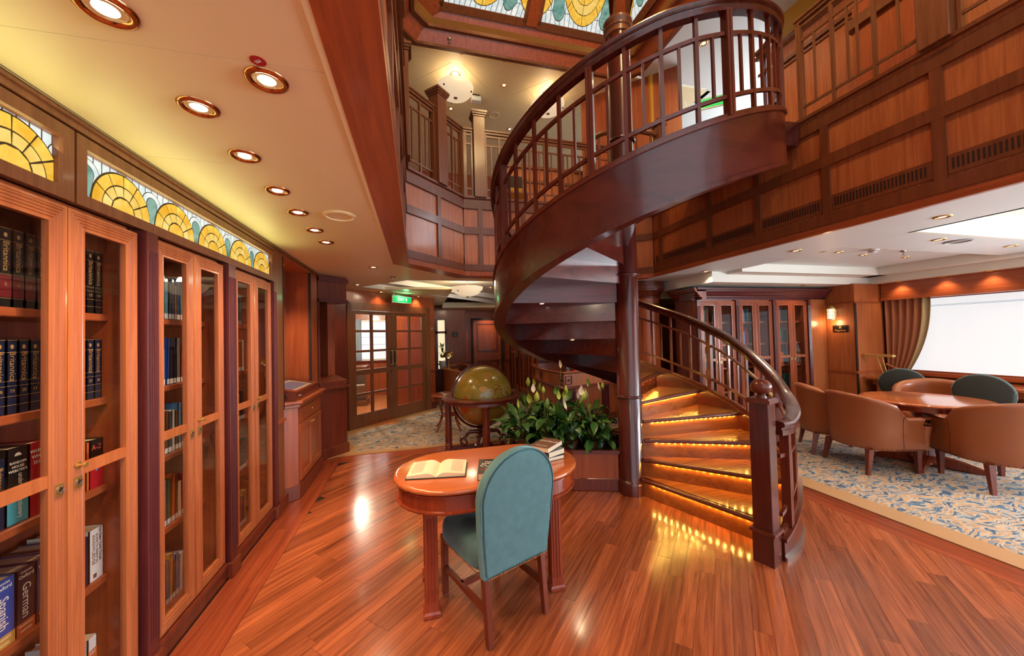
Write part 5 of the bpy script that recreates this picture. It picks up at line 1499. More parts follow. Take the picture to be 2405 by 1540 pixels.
# ---- far wall: door, sign, mirror window, chair, desk and lamp
fw_ = sroot('trim_6')
MB().box(.25, 1.33, 10.1, 10.6, 0, 2.4).build('wall_panel', 'red_cherry', fw_)
MB().box(.36, .374, 8.2, 10.1, 0, 2.42).build('wall_panel', 'mahogany', fw_)
MB().box(1.33, 2.7, 10.55, 10.6, 0, 2.4).build('wall_panel', 'red_cherry', fw_)
MB().box(1.33, 2.75, 10.53, 10.56, .80, .84).box(.25, 1.33, 10.08, 10.1, .80, .84).build('chair_rail', 'mahogany', fw_)
d3 = sroot('door_3')
MB().box(1.60, 2.42, 10.50, 10.53, .02, 2.03).build('leaf', 'red_cherry', d3)
for z0, z1 in ((1.13, 1.93), (.14, .85)): MB().frame((1.70, 10.50, z0), (1, 0, 0), (0, 0, 1), .62, z1-z0, [(0, 0), (0, .012), (.03, .012), (.036, .004), (.036, 0)]).build('panel_moulding', 'mahogany', d3)
MB().frame((1.54, 10.52, 0), (1, 0, 0), (0, 0, 1), .94, 2.09, [(0, 0), (.06, 0), (.06, .03), (0, .03)]).build('door_frame', 'groove_dark', d3)
MB().tube([(2.36, 10.50, 1.0), (2.36, 10.46, 1.0), (2.25, 10.46, 1.0)], .012, 8).cyl((2.36, 10.50, .90), (2.36, 10.49, .90), .025, n=14).build('handle', 'brass', d3, smooth=50)
w6 = sroot('window_6')
MB().frame((.50, 10.08, .62), (1, 0, 0), (0, 0, 1), .30, 1.46, [(0, 0), (0, .05), (.055, .05), (.055, 0)]).build('window_frame', 'mahogany', w6)
MB().box(.5, .80, 10.03, 10.07, 1.66, 1.72).build('transom_bar', 'mahogany', w6)
MB().box(.54, .76, 10.085, 10.09, .66, 2.05).build('lit_glass', plain('window_glow', (1, .86, .6, 1), .5, emit=.9, ecol=(1, .80, .5, 1)), w6)
MB().box(.42, .86, 9.98, 10.1, .66, .70).build('sill', 'red_cherry', w6)
tp = thing('potted_bamboo', 'green potted bamboo in a white planter in the narrow far window', 'plant', (.66, 10.04, .70))
MB().lathe([(.07, 0), (.09, .20), (.095, .20), (.09, .22), (0, .2)], .66, 10.02, 16, .70).build('pot', 'white', tp, smooth=40)
for i in range(26):
    az = rd.uniform(0, 6.28); q = bpy.data.objects.new('leaf', rd.choice(LM)); COL.objects.link(q); q.parent = tp
    q.matrix_basis = Matrix.Translation((.0+.03*cos(az), -.02+.03*sin(az), rd.uniform(.25, .62))) @ Matrix.Rotation(az, 4, 'Z') @ Matrix.Rotation(-rd.uniform(.2, 1.1), 4, 'Y') @ Matrix.Scale(.62, 4)
def sign(name, label, O, X, w, h, lines_, n):
    O, X, n = V(O), V(X).normalized(), V(n)
    r = thing(name, label, 'sign', tuple(O))
    MB().pbox(O-X*w/2-up_*h/2, X*w, n*.008, up_*h).build('plate', 'plate_dark', r, bevel=.002)
    for s_, sz, dz in lines_: text(s_, sz, 'gold_ink', r, O+n*.0095+up_*dz, X, up_)
    return r
sg = sign('wall_sign', 'tiny dark two-line plate on the far panelled wall beside the lit window', (1.02, 10.09, 1.63), (1, 0, 0), .16, .13, [('Music', .04, .02), ('Room', .04, -.03)], (0, -1, 0))
sd = thing('side_desk', 'small dark cherry desk in the far corner below the narrow lit window', 'desk', (.8, 9.2, 0))
MB().box(.64, 1.0, 9.0, 9.38, .71, .745).build('top', 'red_cherry_y', sd, bevel=.006); MB().box(.66, .98, 9.02, 9.36, .05, .71).build('cabinet', 'red_cherry', sd); MB().box(.65, .99, 9.01, 9.37, 0, .07).build('plinth', 'mahogany', sd)
tl = thing('table_lamp', 'brass mushroom table lamp on the far corner desk', 'lamp', (.76, 9.15, .745))
MB().lathe([(.0, .0), (.075, 0), (.075, .012), (.05, .022), (.03, .03), (.022, .045), (.012, .06), (.011, .26), (.02, .27), (.02, .29), (.0, .29)], .76, 9.15, 20, .745).build('stem', 'brass', tl, smooth=45)
MB().lathe([(.13, .31), (.135, .33), (.12, .40), (.08, .45), (.0, .465), (.0, .46), (.078, .445), (.117, .398), (.132, .33)], .76, 9.15, 24, .745).build('shade', 'brass', tl, smooth=60)
MB().cyl((.76, 9.15, 1.03), (.76, 9.15, 1.13), .028, n=12).build('bulb', 'lamp_glow_soft', tl, smooth=50)
# ---- leather armchair master (tub chair facing +Y)
def tub(label, loc, rz, mat='leather', hi=.845, group=None):
    r = thing('armchair', label, 'armchair', (0, 0, 0), 0, group)
    W2, D2 = .315, .30
    n = 36; rings = []; path = []
    for i in range(n+1):
        t = i/n
        a = radians(-28)-radians(360-2*62)*t*1.0 if False else None
        # horseshoe: right arm -> back -> left arm
        s_ = t*3
        if s_ < 1: x, y = W2, .27-(.27+.02)*s_; dx = V((1, 0, 0))
        elif s_ < 2:
            th = pi*(s_-1); x, y = W2*cos(th), -.02-.29*sin(th); dx = V((cos(th), -sin(th), 0))
        else: x, y = -W2, -.02+(.29)*(s_-2); dx = V((-1, 0, 0))
        b_ = abs(t-.5)*2
        top = .605+(hi-.605)*cos(min(1, b_/.60)*pi/2)**1.3
        flare = .035*(1-b_)
        path.append((V((x, y, 0)), dx, top, flare))
    for c_, dx, top, fl_ in path:
        o_ = c_+dx*.0; th_ = .045
        prof = [(.0, .26), (.012, .30), (.0+fl_*.5, .45), (fl_, top-.06), (fl_+.018, top-.025), (fl_+.006, top-.004), (fl_-.02, top), (fl_-.055, top-.012), (fl_-.07, top-.05), (fl_-.065, top-.09), (-.055, .45), (-.05, .26)]
        rings.append([c_+dx*a+up_*z for a, z in prof])
    MB().loft(rings).build('shell', mat, r, smooth=60)
    seat = []
    for k, z in ((1, .26), (1, .38), (.97, .43), (.86, .455), (.5, .465)):
        seat.append([(x*k, .0+y*k, z) for x, y in [(.27, .29), (.27, -.05), (.19, -.23), (0, -.285), (-.19, -.23), (-.27, -.05), (-.27, .29), (0, .32)]])
    MB().loft(seat).build('seat_cushion', mat, r, smooth=50)
    for sx in (-1, 1):
        x = sx*.292
        MB().tube([(x+sx*.012, .30, .60), (x+sx*.018, .302, .52), (x, .30, .40), (x-sx*.005, .295, .27)], [.052, .04, .035, .034], 10).build('arm_front', mat, r, smooth=60)
    mb = MB()
    for i in range(0, 73):
        t = i/72*n; k = min(int(t), n-1); f = t-k
        c_ = path[k][0].lerp(path[k+1][0], f); dx = path[k][1].lerp(path[k+1][1], f).normalized()
        mb.sph(tuple(c_+dx*.006+up_*.272), .0055, n=5, m=4)
    mb.build('nailheads', 'leather_seam', r, smooth=60)['kind'] = 'stuff'
    mb = MB()
    for k in (9, 27):
        mb.tube([p for p in rings[k][0:5]], .003, 5)
    mb.build('seam', 'leather_seam', r, smooth=60)
    for sx in (-1, 1):
        for fy in (-1, 1):
            x, y = sx*.25, (.26 if fy > 0 else -.22); k = .026; s2 = .05 if fy < 0 else .0
            lg = MB().loft([[(x+sx*s2*.5*q-k*a, y-s2*q-k*a, z), (x+sx*s2*.5*q+k*a, y-s2*q-k*a, z), (x+sx*s2*.5*q+k*a, y-s2*q+k*a, z), (x+sx*s2*.5*q-k*a, y-s2*q+k*a, z)] for a, q, z in ((.60, 1, 0), (.68, .75, .07), (1.0, 0, .265))]).build('leg', 'mahogany', r)
            if fy > 0: MB().box(x-.021, x+.021, y-.021, y+.021, .055, .065).build('leg_ring', 'mahogany', lg)
    r.matrix_basis = Matrix.Translation(loc) @ Matrix.Rotation(rz, 4, 'Z'); WM[r.name] = r.matrix_basis.copy()
    return r
ta = (5.42, 2.74)
c1 = tub('brown leather tub armchair seen from behind at the round table, nearest the stair', (4.86, 2.92, 0), radians(-107), group='leather tub armchairs')
dup(c1, (5.37, 2.20, 0), radians(-27), 'brown leather tub armchair at the right picture edge, its back to the stair')
dup(c1, (6.35, 3.12, 0), radians(112), 'brown leather tub armchair across the round table, facing the viewer')
dup(c1, (5.05, 3.42, 0), radians(-130), 'brown leather tub armchair partly hidden behind the nearest armchair, by the bookcase')
dup(c1, (1.02, 9.72, 0), radians(170), 'brown leather armchair in the far corner beyond the globe by the lamp')
dup(c1, (.90, 8.55, 0), radians(-60), 'brown leather armchair cut off by the door wall, holding a white tag')
# ---- round table
tb = thing('round_table', 'glossy round mahogany table ringed by leather tub armchairs', 'table', (ta[0]+.05, ta[1], 0))
tx, ty = ta[0]+.03, ta[1]+.01
MB().lathe([(.0, .70), (.44, .70), (.495, .705), (.515, .715), (.520, .726), (.512, .737), (.495, .740), (.47, .741), (0, .742)], tx, ty, 56).build('table_top', 'desk_wood', tb, smooth=45)
MB().lathe([(.40, .64), (.41, .70), (.2, .70)], tx, ty, 40).build('apron', 'leg_wood', tb, smooth=40)
MB().lathe([(.13, .06), (.14, .10), (.10, .13), (.085, .2), (.085, .52), (.11, .58), (.15, .64), (.2, .65)], tx, ty, 24).build('pedestal', 'leg_wood', tb, smooth=40)
for a in (20, 110, 200, 290):
    d = V((cos(radians(a)), sin(radians(a)), 0)); MB().loft([[V((tx, ty, 0))+d*q+V((-d.y, d.x, 0))*s_*w+up_*z for s_, z in ((-1, z0), (1, z0), (1, z1), (-1, z1))] for q, w, z0, z1 in ((.05, .04, .02, .14), (.25, .035, .015, .10), (.40, .03, .0, .05))]).build('foot', 'leg_wood', tb)

# ---- reception counter under the stair
rc = thing('library_counter', 'curved mahogany library counter with square drawer motifs behind the planter', 'counter', (2.6, 6.2, 0))
CL = [V((2.33, 7.3, 0)), V((2.24, 6.75, 0)), V((2.20, 6.2, 0)), V((2.21, 5.75, 0)), V((2.27, 5.42, 0)), V((3.3, 5.77, 0)), V((3.75, 5.93, 0)), V((3.75, 7.3, 0))]
def off_(P_, d):
    c_ = V((3.0, 6.4, 0)); return [p+(c_-p).normalized()*d for p in P_]
pr = lambda d, z0, z1: MB().prism([(p.x, p.y) for p in off_(CL, d)], z0, z1)
pr(.12, 0, .66).build('body', 'red_cherry', rc); pr(.10, 0, .12).build('plinth', 'mahogany', rc)
pr(.04, .70, .905).build('drawer_band', 'veneer', rc); pr(-.01, .655, .70).build('lower_moulding', 'mahogany', rc, bevel=.012, seg=2)
pr(-.03, .925, .95).build('counter_top', 'desk_wood', rc, bevel=.008, seg=2); pr(.0, .90, .926).build('top_moulding', 'mahogany', rc, bevel=.008)
Pf = off_(CL, .04)
def motif(A_, B_, t, z=.80):
    d = (B_-A_).normalized(); n = d.cross(up_)
    if (V((3, 6.4, 0))-A_).dot(n) > 0: n = -n
    c_ = A_+d*t
    o = MB().frame(c_-d*.075-up_*.075+up_*z, d if d.cross(up_).dot(n) > 0 else -d, up_, .15, .15, [(0, 0), (0, .012), (.022, .012), (.022, 0)]) if d.cross(up_).dot(n) > 0 else MB().frame(c_+d*.075-up_*.075+up_*z, -d, up_, .15, .15, [(0, 0), (0, .012), (.022, .012), (.022, 0)])
    o = o.build('drawer_motif', 'mahogany', rc)
    MB().pbox(c_-d*.02-up_*.02+up_*z, d*.04, n*.014, up_*.04).build('knob', 'groove_dark', o)
motif(Pf[4], Pf[5], .09); motif(Pf[4], Pf[5], .95); motif(Pf[4], Pf[3], .08); motif(Pf[2], Pf[1], .25); motif(Pf[1], Pf[0], .4)
Pb = off_(CL, .12)
for t in (.12, .98):
    d = (Pb[5]-Pb[4]).normalized(); n = -V((-d.y, d.x, 0))
    c_ = Pb[4]+d*t
    mb = MB().pbox(c_-d*.09+up_*.12, d*.18, n*.02, up_*.53)
    for k in range(5): mb.pbox(c_+d*(-.075+.033*k)+n*.02+up_*.16, d*.018, n*.010, up_*.44)
    mb.build('fluted_panel', 'plum_wood', rc)
d = (Pb[3]-Pb[4]).normalized(); n = V((-d.y, d.x, 0))
c_ = Pb[4]+d*.12
if n.x > 0: n = -n
mb = MB().pbox(c_-d*.09+up_*.12, d*.18, n*.02, up_*.53)
for k in range(5): mb.pbox(c_+d*(-.075+.033*k)+n*.02+up_*.16, d*.018, n*.010, up_*.44)
mb.build('fluted_panel', 'mahogany', rc)
cup = thing('pen_cup', 'red plastic cup on the library counter', 'cup', (2.62, 5.78, .95))
MB().lathe([(.0, 0), (.036, 0), (.045, .10), (.041, .10), (.034, .006), (0, .006)], 2.62, 5.78, 20, .95).build('cup_body', 'red_plastic', cup, smooth=45); MB().lathe([(.045, .094), (.048, .097), (.045, .10)], 2.62, 5.78, 20, .95).build('rim', 'red_plastic', cup, smooth=45)
stp = thing('date_stamp', 'small dark stamp holder with a steel loop beside the red cup', 'stationery', (2.50, 5.80, .95))
MB().box(2.465, 2.535, 5.77, 5.83, .95, .995).build('base', 'black', stp, bevel=.004); MB().tube([(2.475, 5.80, .995), (2.485, 5.80, 1.05), (2.525, 5.80, 1.05), (2.53, 5.80, .995)], .005, 6).build('loop', 'steel', stp, smooth=60)
ltr = thing('desk_notice', 'white printed notice standing beyond the stair rail on the counter', 'notice', (3.5, 6.0, .95))
MB().pbox((3.45, 6.02, .95), (.15, .03, 0), (-.004, .02, .006), (0, .03, .2)).build('sheet', 'white', ltr)
for k in range(4): MB().pbox((3.475, 6.021, 1.02+.03*k), (.09, .018, 0), (0, -.001, 0), (0, .003, .008)).build('printed_line', 'book_grey', ltr)

# ---- round column with moulded capital beyond the stair
col_ = thing('round_column', 'round cherry column with stepped dark capital standing beyond the stair', 'column', (3.93, 5.56, 0))
MB().lathe([(.215, 0), (.215, 2.14)], 3.93, 5.56, 36).build('shaft', 'red_cherry', col_, smooth=40)
MB().lathe([(.235, 0), (.235, .12), (.22, .14)], 3.93, 5.56, 36).build('base', 'mahogany', col_, smooth=40)
MB().lathe([(.215, 1.985), (.222, 1.985), (.222, 2.05), (.215, 2.05)], 3.93, 5.56, 36).build('band', 'mahogany', col_, smooth=40)
MB().lathe([(.215, 2.135), (.235, 2.14), (.24, 2.16), (.232, 2.175), (.25, 2.21), (.285, 2.245), (.30, 2.27), (.30, 2.285), (.315, 2.29), (.315, 2.345), (.30, 2.35), (.30, 2.42)], 3.93, 5.56, 40).build('capital', 'mahogany', col_, smooth=35)

# ---- free-standing bookcases on the right
RX = [4.31, 5.075, 5.84]
rl = ['first from the stair', 'in the middle', 'nearest the window pilaster']
FY = 4.73
for i, x in enumerate(RX):
    bookcase(f'glazed bookcase of the free-standing right-hand row, {rl[i]}', (x, FY, 0), EX, -EY, .685, SH, .40, 2.02, None, False, w1='red_cherry')
for i, x in enumerate((4.245, 4.998, 5.763, 6.528)):
    pilaster(f'fluted slate-toned pilaster of the right-hand bookcases, {ORD[i]} from the stair', (x, FY, 0), EX, -EY, .062, 2.035)
bs = thing('bookcase_surround', 'wide moulded cornice and plain side panels round the right-hand bookcases', 'bookcase', (5.6, 4.9, 0))
MB().box(4.235, 4.25, FY+.03, 5.2, 0, 2.05).build('side_panel', 'mahogany', bs); MB().box(6.60, 6.96, FY+.0, FY+.04, 0, 2.05).build('end_panel', 'veneer', bs)
MB().box(4.24, 6.95, 5.16, 5.2, 0, 2.05).build('back_panel', 'mahogany', bs)
cprof = [(.02, 2.04), (.02, 2.07), (-.02, 2.08), (-.02, 2.10), (-.05, 2.115), (-.07, 2.15), (-.10, 2.165), (-.10, 2.185), (-.12, 2.19), (-.12, 2.22), (.3, 2.22), (.3, 2.04)]
MB().loft([[(x0, FY+a, z) for a, z in cprof] for x0 in (4.18, 6.95)]).build('cornice', 'plum_wood', bs, smooth=30)
MB().loft([[(4.25+min(a, .1), y0, z) for a, z in cprof] for y0 in (FY-.1, 5.25)]).build('cornice_return', 'mahogany', bs, smooth=30)
MB().box(6.58, 6.96, FY-.02, FY+.03, 0, .10).build('plinth', 'mahogany', bs)
for i, x in enumerate(RX):
    for si, z in enumerate([.127]+SH):
        if si == 0: continue
        for dr_, (a, b) in enumerate(((.05, .27), (.38, .48))):
            xx = x+a; j = 0; end = x+b+rd.uniform(-.05, .03)
            while xx < end and j < 14:
                w = rd.uniform(.024, .042); h = rd.uniform(.18, .25); cc_ = rd.choice(('blue', 'navy', 'red', 'white', 'slate', 'cream', 'sky', 'black', 'orange', 'teal', 'green'))
                book((xx, FY+.115, z), EX, -EY, w, h, .17, cc_, f'{cc_} book, {ORD[j]} on the {shn[si]} shelf, {"left" if dr_ == 0 else "right"} door of the bookcase {rl[i]}', f'books in the right-hand bookcase {rl[i]}', 0)
                xx += w+.001; j += 1
# ---- far bookcase beyond the globe
for i, y in enumerate((10.2, 9.4, 8.6)):
    bookcase(f'far glazed bookcase running away beyond the globe, {ORD[2-i]} from the counter', (2.66, y+.0, 0), -EY, -EX, .72, SH, .36, 2.05, None, False, w1='red_cherry')
    pilaster(f'dark pilaster of the far bookcases, {ORD[2-i]} from the counter', (2.66, y+.04, 0), -EY, -EX, .04, 2.07)
    for si, z in enumerate(SH[1:3]):
        for j in range(4):
            cc_ = rd.choice(('white', 'cream', 'red', 'brown', 'grey'))
            book((2.78, y-.05-.045*j, z), -EY, -EX, .034, rd.uniform(.19, .24), .17, cc_, f'{cc_} book, {ORD[j]} on the {shn[si+2]} shelf of the {ORD[2-i]} far bookcase', 'books in the far bookcases', 0)
MB().box(2.66, 3.2, 7.84, 7.88, 0, 2.4).box(2.7, 2.74, 7.85, 10.6, 2.07, 2.45).build('wall_panel', 'mahogany', fw_)
# ---- side table with sabre legs
st2 = thing('side_table', 'small oval cherry side table with splayed legs between globe and glazed doors', 'table', (.50, 6.25, 0))
MB().lathe([(.0, .565), (.27, .565), (.29, .572), (.292, .585), (.28, .592), (0, .594)], .50, 6.25, 36).build('table_top', 'leg_wood', st2, smooth=45)
MB().lathe([(.24, .50), (.25, .565), (.1, .565)], .50, 6.25, 32).build('apron', 'leg_wood', st2, smooth=40)
MB().lathe([(.0, .235), (.16, .235), (.165, .245), (.16, .255), (0, .255)], .50, 6.25, 28).build('lower_shelf', 'leg_wood', st2, smooth=45)
for a in (40, 130, 220, 310):
    d = V((cos(radians(a)), sin(radians(a)), 0)); MB().tube([V((.5, 6.25, 0))+d*q+up_*z for q, z in ((.23, .57), (.20, .45), (.155, .30), (.16, .20), (.22, .08), (.29, .0))], [.022, .02, .017, .016, .015, .013], 8).build('leg', 'leg_wood', st2, smooth=60)
# ---- window desk with lamp and two green chairs
wd2 = thing('window_desk', 'long narrow cherry writing shelf running below the bright window', 'desk', (7.35, 2.9, 0))
MB().box(7.08, 7.66, 1.0, 4.26, .70, .74).build('desk_top', 'desk_wood', wd2, bevel=.008, seg=2); MB().box(7.14, 7.64, 1.0, 4.2, .62, .70).build('apron', 'red_cherry_y', wd2)
for y in (4.05, 3.1, 2.1): MB().box(7.14, 7.62, y-.10, y+.10, 0, .62).build('pedestal', 'red_cherry', wd2)
def ovalchair(label, loc, rz):
    r = thing('desk_chair', label, 'chair', (0, 0, 0), 0, 'green desk chairs at the window')
    o = [(.24*cos(t), .22*sin(t)) for t in (2*pi*i/32 for i in range(32))]
    ring = lambda k, y: [(x*k, y-.10*(z*k+.2), .73+z*k) for x, z in o]
    MB().loft([ring(.86, -.20), ring(.98, -.21), ring(1.0, -.235), ring(.98, -.26), ring(.86, -.27)]).build('back', 'dark_velvet', r, smooth=60)
    MB().tube(ring(1.0, -.235), .008, 6, True).build('piping', 'velvet', r, smooth=60)
    MB().loft([[(x*k, y*k, z) for x, y in [(.23*cos(t), .22*sin(t)) for t in (2*pi*i/24 for i in range(24))]] for k, z in ((1, .40), (1.03, .44), (.95, .48), (.6, .495))]).build('seat', 'dark_velvet', r, smooth=60)
    for sx in (-1, 1):
        MB().bar((sx*.11, -.20, .42), (sx*.12, -.25, .62), .03, .03, (1, 0, 0)).build('back_post', 'mahogany', r)
        for y in (-.17, .17): MB().tube([(sx*.17, y, .42), (sx*.19, y*1.2, 0)], [.024, .015], 8).build('leg', 'mahogany', r, smooth=50)
    r.matrix_basis = Matrix.Translation(loc) @ Matrix.Rotation(rz, 4, 'Z'); WM[r.name] = r.matrix_basis.copy()
    return r
oc = ovalchair('dark green oval-backed chair at the window shelf, nearer the curtain', (6.83, 3.62, 0), radians(-70))
dup(oc, (6.72, 2.78, 0), radians(-80), 'dark green oval-backed chair at the window shelf, near the picture edge')
rl_ = thing('reading_lamp', 'slim brass reading lamp with two thin stems by the curtain', 'lamp', (7.2, 4.05, .74))
MB().lathe([(0, 0), (.07, 0), (.07, .015), (0, .02)], 7.2, 4.05, 20, .74).build('base', 'brass', rl_, smooth=40)
for k in (-.02, .03): MB().cyl((7.2, 4.05+k, .75), (7.16, 4.10+k*1.3, 1.06), .006, n=8).build('stem', 'brass', rl_, smooth=50)
MB().loft([[V((7.14, 4.10, 1.07))+V((.10*sin(.3)*q, -.17*q, 0))+V((a, 0, z)) for a, z in ((-.045, 0), (.045, 0), (.04, .025), (0, .04), (-.04, .025))] for q in (-1, -.9, .9, 1)]).build('shade', 'brass', rl_, smooth=40)
cu_ = drape('curtain', 'tan patterned curtain tied back at the left side of the bright window', (7.60, 4.24, 0), (0, -1, 0), (-1, 0, 0), 1.99, .78, .56, 'curtain_cloth', 6, .03, .55, lining='curtain_lining')
MB().tube([(7.58, 4.26, .92), (7.53, 4.10, .86), (7.54, 3.98, .84)], .018, 8).build('tie_back', 'curtain_cloth', cu_, smooth=60)
MB().cyl((7.64, 4.262, .8), (7.64, 4.262, 1.96), .006, n=8).build('blind_cord', 'white', cu_, smooth=50)
# ---- caged wall lantern and sign on the pilaster
def lantern(label, O, n, X):
    O, n, X = V(O), V(n), V(X)
    r = thing('wall_lantern', label, 'wall lamp', tuple(O))
    c_ = O+n*.10
    MB().lathe([(.045, -.10), (.045, .07)], c_.x, c_.y, 20, c_.z).build('glass_cylinder', 'lamp_glow_soft', r, smooth=40)
    MB().lathe([(.06, .075), (.06, .085), (.05, .11), (.03, .13), (0, .138), (0, .07), (.06, .07)], c_.x, c_.y, 20, c_.z).build('cap', 'brass', r, smooth=40)
    MB().lathe([(.06, -.115), (.06, -.10), (0, -.10), (0, -.12)], c_.x, c_.y, 20, c_.z).build('base_ring', 'brass', r, smooth=40)
    mb = MB()
    for k in range(6):
        t = pi*k/3; mb.cyl((c_.x+.056*cos(t), c_.y+.056*sin(t), c_.z-.11), (c_.x+.056*cos(t), c_.y+.056*sin(t), c_.z+.08), .004, n=6)
    for z in (-.04, .02): mb.tube([(c_.x+.056*cos(2*pi*i/20), c_.y+.056*sin(2*pi*i/20), c_.z+z) for i in range(20)], .0035, 6, True)
    mb.build('cage', 'brass', r, smooth=50)
    MB().pbox(O-X*.03-up_*.06, X*.06, n*.012, up_*.12).bar(O, c_-n*.03, .02, .02).build('bracket', 'brass', r)
    point(r, c_+n*.0+up_*-.17, 3, (1, .66, .34), .05)
    return r
lantern('brass caged wall lantern glowing above the Magazines sign', (6.97, 4.585, 1.80), (-1, 0, 0), (0, -1, 0))
sign('wall_sign', 'dark plate reading Magazines with a gilt emblem on the right-hand pilaster', (6.97, 4.515, 1.53), (0, -1, 0), .235, .115, [('Magazines', .042, -.028)], (-1, 0, 0))
sgm = [o for o in COL.objects if o.name == 'wall_sign.001'][0]
em = MB()
for a, z, w in ((0, .024, .03), (0, .013, .045)): em.pbox((6.9605, 4.515+w/2, 1.53+z-.004), (0, -w, 0), (-.0006, 0, 0), (0, 0, .006))
em.cyl((6.9605, 4.515, 1.568), (6.9598, 4.515, 1.568), .008, n=10)
em.build('emblem', 'gold_ink', sgm)

# ================================================================== CEILING FITTINGS
def bowl(label, x, y, zc, drop, R_=.29, power=None):
    r = thing('bowl_pendant', label, 'ceiling lamp', (x, y, zc))
    MB().lathe([(.0, 0), (.085, 0), (.085, -.012), (.06, -.02), (.03, -.025), (.012, -.03), (.012, -drop+.02), (.0, -drop+.02)], x, y, 20, zc).build('canopy', 'steel', r, smooth=40)
    z0 = zc-drop
    prof = [(R_, 0), (R_*.96, -.05), (R_*.80, -.105), (R_*.5, -.15), (R_*.2, -.17), (.0, -.174), (0, -.168), (R_*.2, -.164), (R_*.49, -.144), (R_*.785, -.10), (R_*.94, -.047), (R_*.975, 0)]
    MB().lathe(prof, x, y, 36, z0).build('glass_bowl', 'dome_glass', r, smooth=60)
    MB().lathe([(0, -.195), (.012, -.19), (.03, -.178), (.034, -.172), (0, -.17)], x, y, 16, z0).build('finial', 'steel', r, smooth=50)
    for k in range(3):
        t = radians(100+120*k); MB().lathe([(0, -.012), (.014, -.008), (.014, .006), (0, .008)], x+R_*.88*cos(t), y+R_*.88*sin(t), 10, z0-.085).build('clip', 'groove_dark', r, smooth=50)
    point(r, (x, y, z0+.03), DOME_W if power is None else power, (1, .78, .52), .10)
    return r
bowl('alabaster bowl pendant in the tray near the glazed doors', .915, 6.6, 2.60, .14, .285)
bowl('alabaster bowl lamp on the upper ceiling, the one above the balustrade corner', .70, 5.95, ZU, .22, .30, 9)
bowl('alabaster bowl lamp on the upper ceiling, half hidden behind the curved handrail', 2.36, 6.02, ZU, .22, .30, 9)
bowl('added unseen alabaster bowl pendant behind the viewer under the gallery', -.75, -1.9, ZC, .14, .285)  # extra pendant out of view, added to brighten the room
def speaker(label, x, y, z, s=.085, mat='ceiling_white'):
    r = thing('ceiling_speaker', label, 'speaker', (x, y, z))
    MB().lathe([(s*1.0, 0), (s*1.02, -.006), (s*.86, -.012), (s*.82, -.004), (s*.6, -.002), (s*.6, .0)], x, y, 32, z).build('trim_ring', mat, r, smooth=50)
    MB().lathe([(0, -.004), (s*.82, -.004), (s*.82, -.001), (0, -.001)], x, y, 32, z).build('grille', mat, r, smooth=40)
plain('speaker_grey', srgb(150, 148, 146), .5)
speaker('cream round ceiling speaker beside the row of brass downlights', -.505, 2.727, ZC, .105)
speaker('grey round ceiling speaker in the cool ceiling over the armchairs', 5.47, 2.43, ZC, .105, 'speaker_grey')
speaker('small white round speaker on the upper ceiling tiles', 1.557, 6.882, ZU, .11)
def sprinkler(label, x, y, z):
    r = thing('sprinkler', label, 'sprinkler', (x, y, z))
    MB().lathe([(.0, 0), (.035, 0), (.03, -.012), (.012, -.018), (.012, -.03), (0, -.03)], x, y, 16, z).build('escutcheon', 'steel', r, smooth=40)
    MB().cyl((x, y, z-.03), (x, y, z-.055), .006, n=8).lathe([(0, -.055), (.018, -.055), (.018, -.058), (0, -.06)], x, y, 14, z).build('nozzle', 'steel', r, smooth=40)
sprinkler('small steel sprinkler in the ceiling before the bowl pendant', -.31, 5.32, ZC)
sprinkler('small steel sprinkler in the raised tray above the armchairs', 5.95, 3.12, 2.50)
sprinkler('small steel sprinkler on the skylight rim board', .55, 5.30, 5.97)
sm = thing('smoke_detector', 'white dome smoke detector in the raised ceiling tray', 'detector', (5.42, 3.12, 2.50))
MB().lathe([(0, 0), (.055, 0), (.055, -.018), (.045, -.032), (.03, -.045), (0, -.048)], 5.42, 3.12, 24, 2.50).build('housing', 'white', sm, smooth=40); MB().lathe([(.046, -.033), (.049, -.030), (.046, -.027)], 5.42, 3.12, 24, 2.50).build('vent_ring', 'groove_dark', sm, smooth=40)
eb = thing('emergency_light', 'small white box light on the upper ceiling beside a bowl lamp', 'light', (1.13, 6.38, ZU))
MB().box(1.03, 1.21, 6.33, 6.45, 5.80, 5.89).build('housing', 'white', eb, bevel=.02, seg=3); MB().box(1.06, 1.18, 6.35, 6.43, 5.88, ZU).build('bracket', 'groove_dark', eb); MB().cyl((1.10, 6.328, 5.86), (1.10, 6.325, 5.86), .008, n=8).cyl((1.14, 6.328, 5.86), (1.14, 6.325, 5.86), .008, n=8).build('indicator', 'exit_green', eb)
stk = thing('ceiling_sticker', 'round red sticker lettered E on the ceiling beside a downlight', 'sticker', (-.459, 1.259, ZC))
MB().cyl((-.459, 1.259, ZC-.0012), (-.459, 1.259, ZC), .022, n=24).build('disc', 'book_red', stk, smooth=40)
text('E', .026, 'white', stk, (-.459, 1.259, ZC-.002), (-.5, -.85, 0), (-.85, .5, 0))
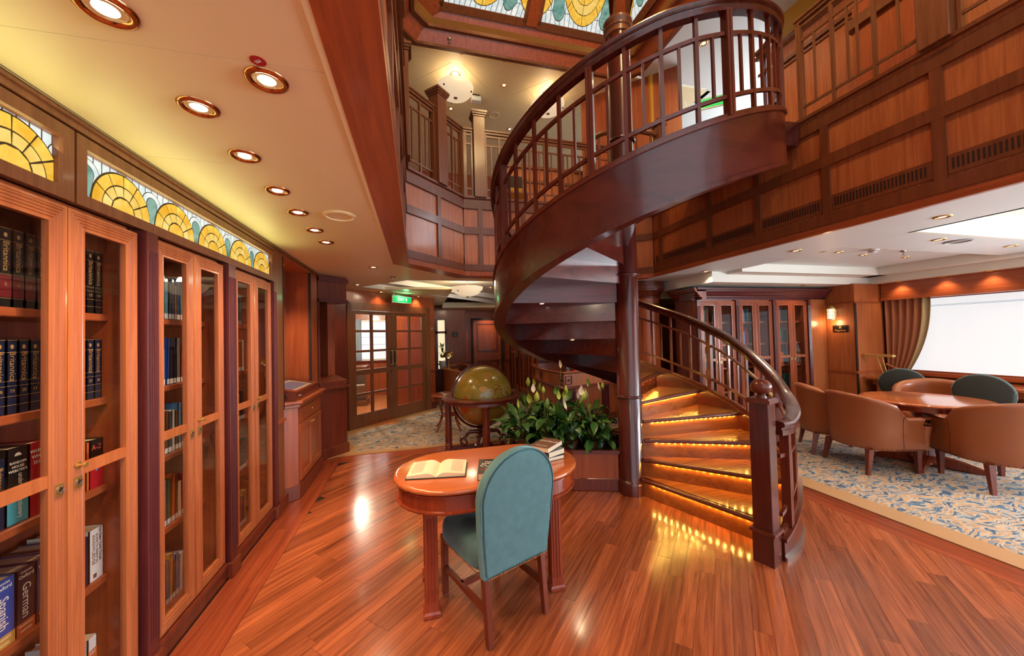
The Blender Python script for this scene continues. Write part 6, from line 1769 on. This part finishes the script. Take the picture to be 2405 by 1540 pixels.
# upper deck exit sign, wall lantern
e2 = thing('exit_sign', 'long green sign reading Emergency Exit on the upper deck beyond the stair', 'sign', (4.4, 4.4, 5.0))
X_ = V((.62, -.45, 0)).normalized(); n_ = V((-.45, -.62, 0)).normalized(); c_ = V((4.42, 4.42, 5.02))
if X_.cross(up_).dot(n_) < 0: n_ = -n_
MB().pbox(c_-X_*.24-up_*.08, X_*.48, -n_*.03, up_*.16).build('sign_box', 'steel', e2); MB().pbox(c_-X_*.23-up_*.07, X_*.46, n_*.002, up_*.14).build('sign_face', 'exit_green', e2)
text('Emergency Exit', .058, 'exit_white', e2, c_-X_*.03+n_*.003, X_, up_)
MB().pbox(c_+X_*.165-up_*.03, X_*.045, n_*.003, up_*.06).build('pictogram', 'exit_white', e2)
MB().bar(c_-n_*.015+up_*.05, c_-n_*.015+up_*.9, .02, .02, (1, 0, 0)).build('hanger', 'steel', e2)
lantern('brass wall lantern on the upper deck behind the column top', (3.55, 5.6, 4.75), (-.7, -.7, 0), (.7, -.7, 0))
MB().pbox((3.55-.5, 5.6+.5, 3.52), (1.2, -1.2, 0), (.04, .04, 0), (0, 0, 2.4)).build('wall_panel', 'red_cherry', uw)
uch = thing('gallery_chair', 'yellow-cushioned chair glimpsed through the upper balustrade', 'chair', (1.75, 5.9, 3.52))
MB().box(1.5, 1.85, 5.7, 6.05, 3.92, 4.0).build('seat', 'yellow_wall', uch, bevel=.02, seg=2); MB().box(1.5, 1.85, 6.03, 6.08, 3.95, 4.35).build('back', 'dark_velvet', uch, bevel=.02, seg=2)
for x in (1.53, 1.82):
    for y in (5.73, 6.05): MB().box(x-.02, x+.02, y-.02, y+.02, 3.522, 3.93).build('leg', 'mahogany', uch)
udk = thing('lectern_stand', 'tilted dark lectern seen through the angled corner balustrade', 'lectern', (.42, 6.0, 3.52))
MB().bar((.42, 6.0, 3.53), (.42, 6.0, 3.95), .06, .06, (1, 0, 0)).build('stem', 'mahogany', udk); MB().pbox((.2, 5.9, 3.86), (.45, .1, .0), (-.05, .12, .22), (0, 0, .03)).build('top', 'mahogany', udk); MB().box(.3, .54, 5.9, 6.1, 3.522, 3.55).build('foot', 'mahogany', udk)
import re as _re
for o in COL.objects:
    if o.parent is None and 'label' in o and len(_re.findall(r"[\w'’-]+", o['label'])) > 16: print('LONG', o.name, o['label'])

gsn = thing('stained_glass_screen', 'narrow lit stained glass panel glimpsed between the stair column and round column', 'stained glass', (5.6, 8.0, 0))
MB().box(5.25, 5.95, 8.03, 8.06, 0, 2.42).build('panel_board', 'mahogany', gsn)
for i_ in range(6):
    for j_ in range(3): MB().box(5.38+j_*.15, 5.52+j_*.15, 8.015, 8.025, 1.22+i_*.17, 1.38+i_*.17).build('glass_piece', ('glass_yellow', 'glass_white', 'glass_cream')[(i_+j_) % 3], gsn)
downlight(.85, 9.75, 2.40, 'added small downlight washing the far wall beside the narrow lit window', .05)  # lamp put in to lift the dark far wall
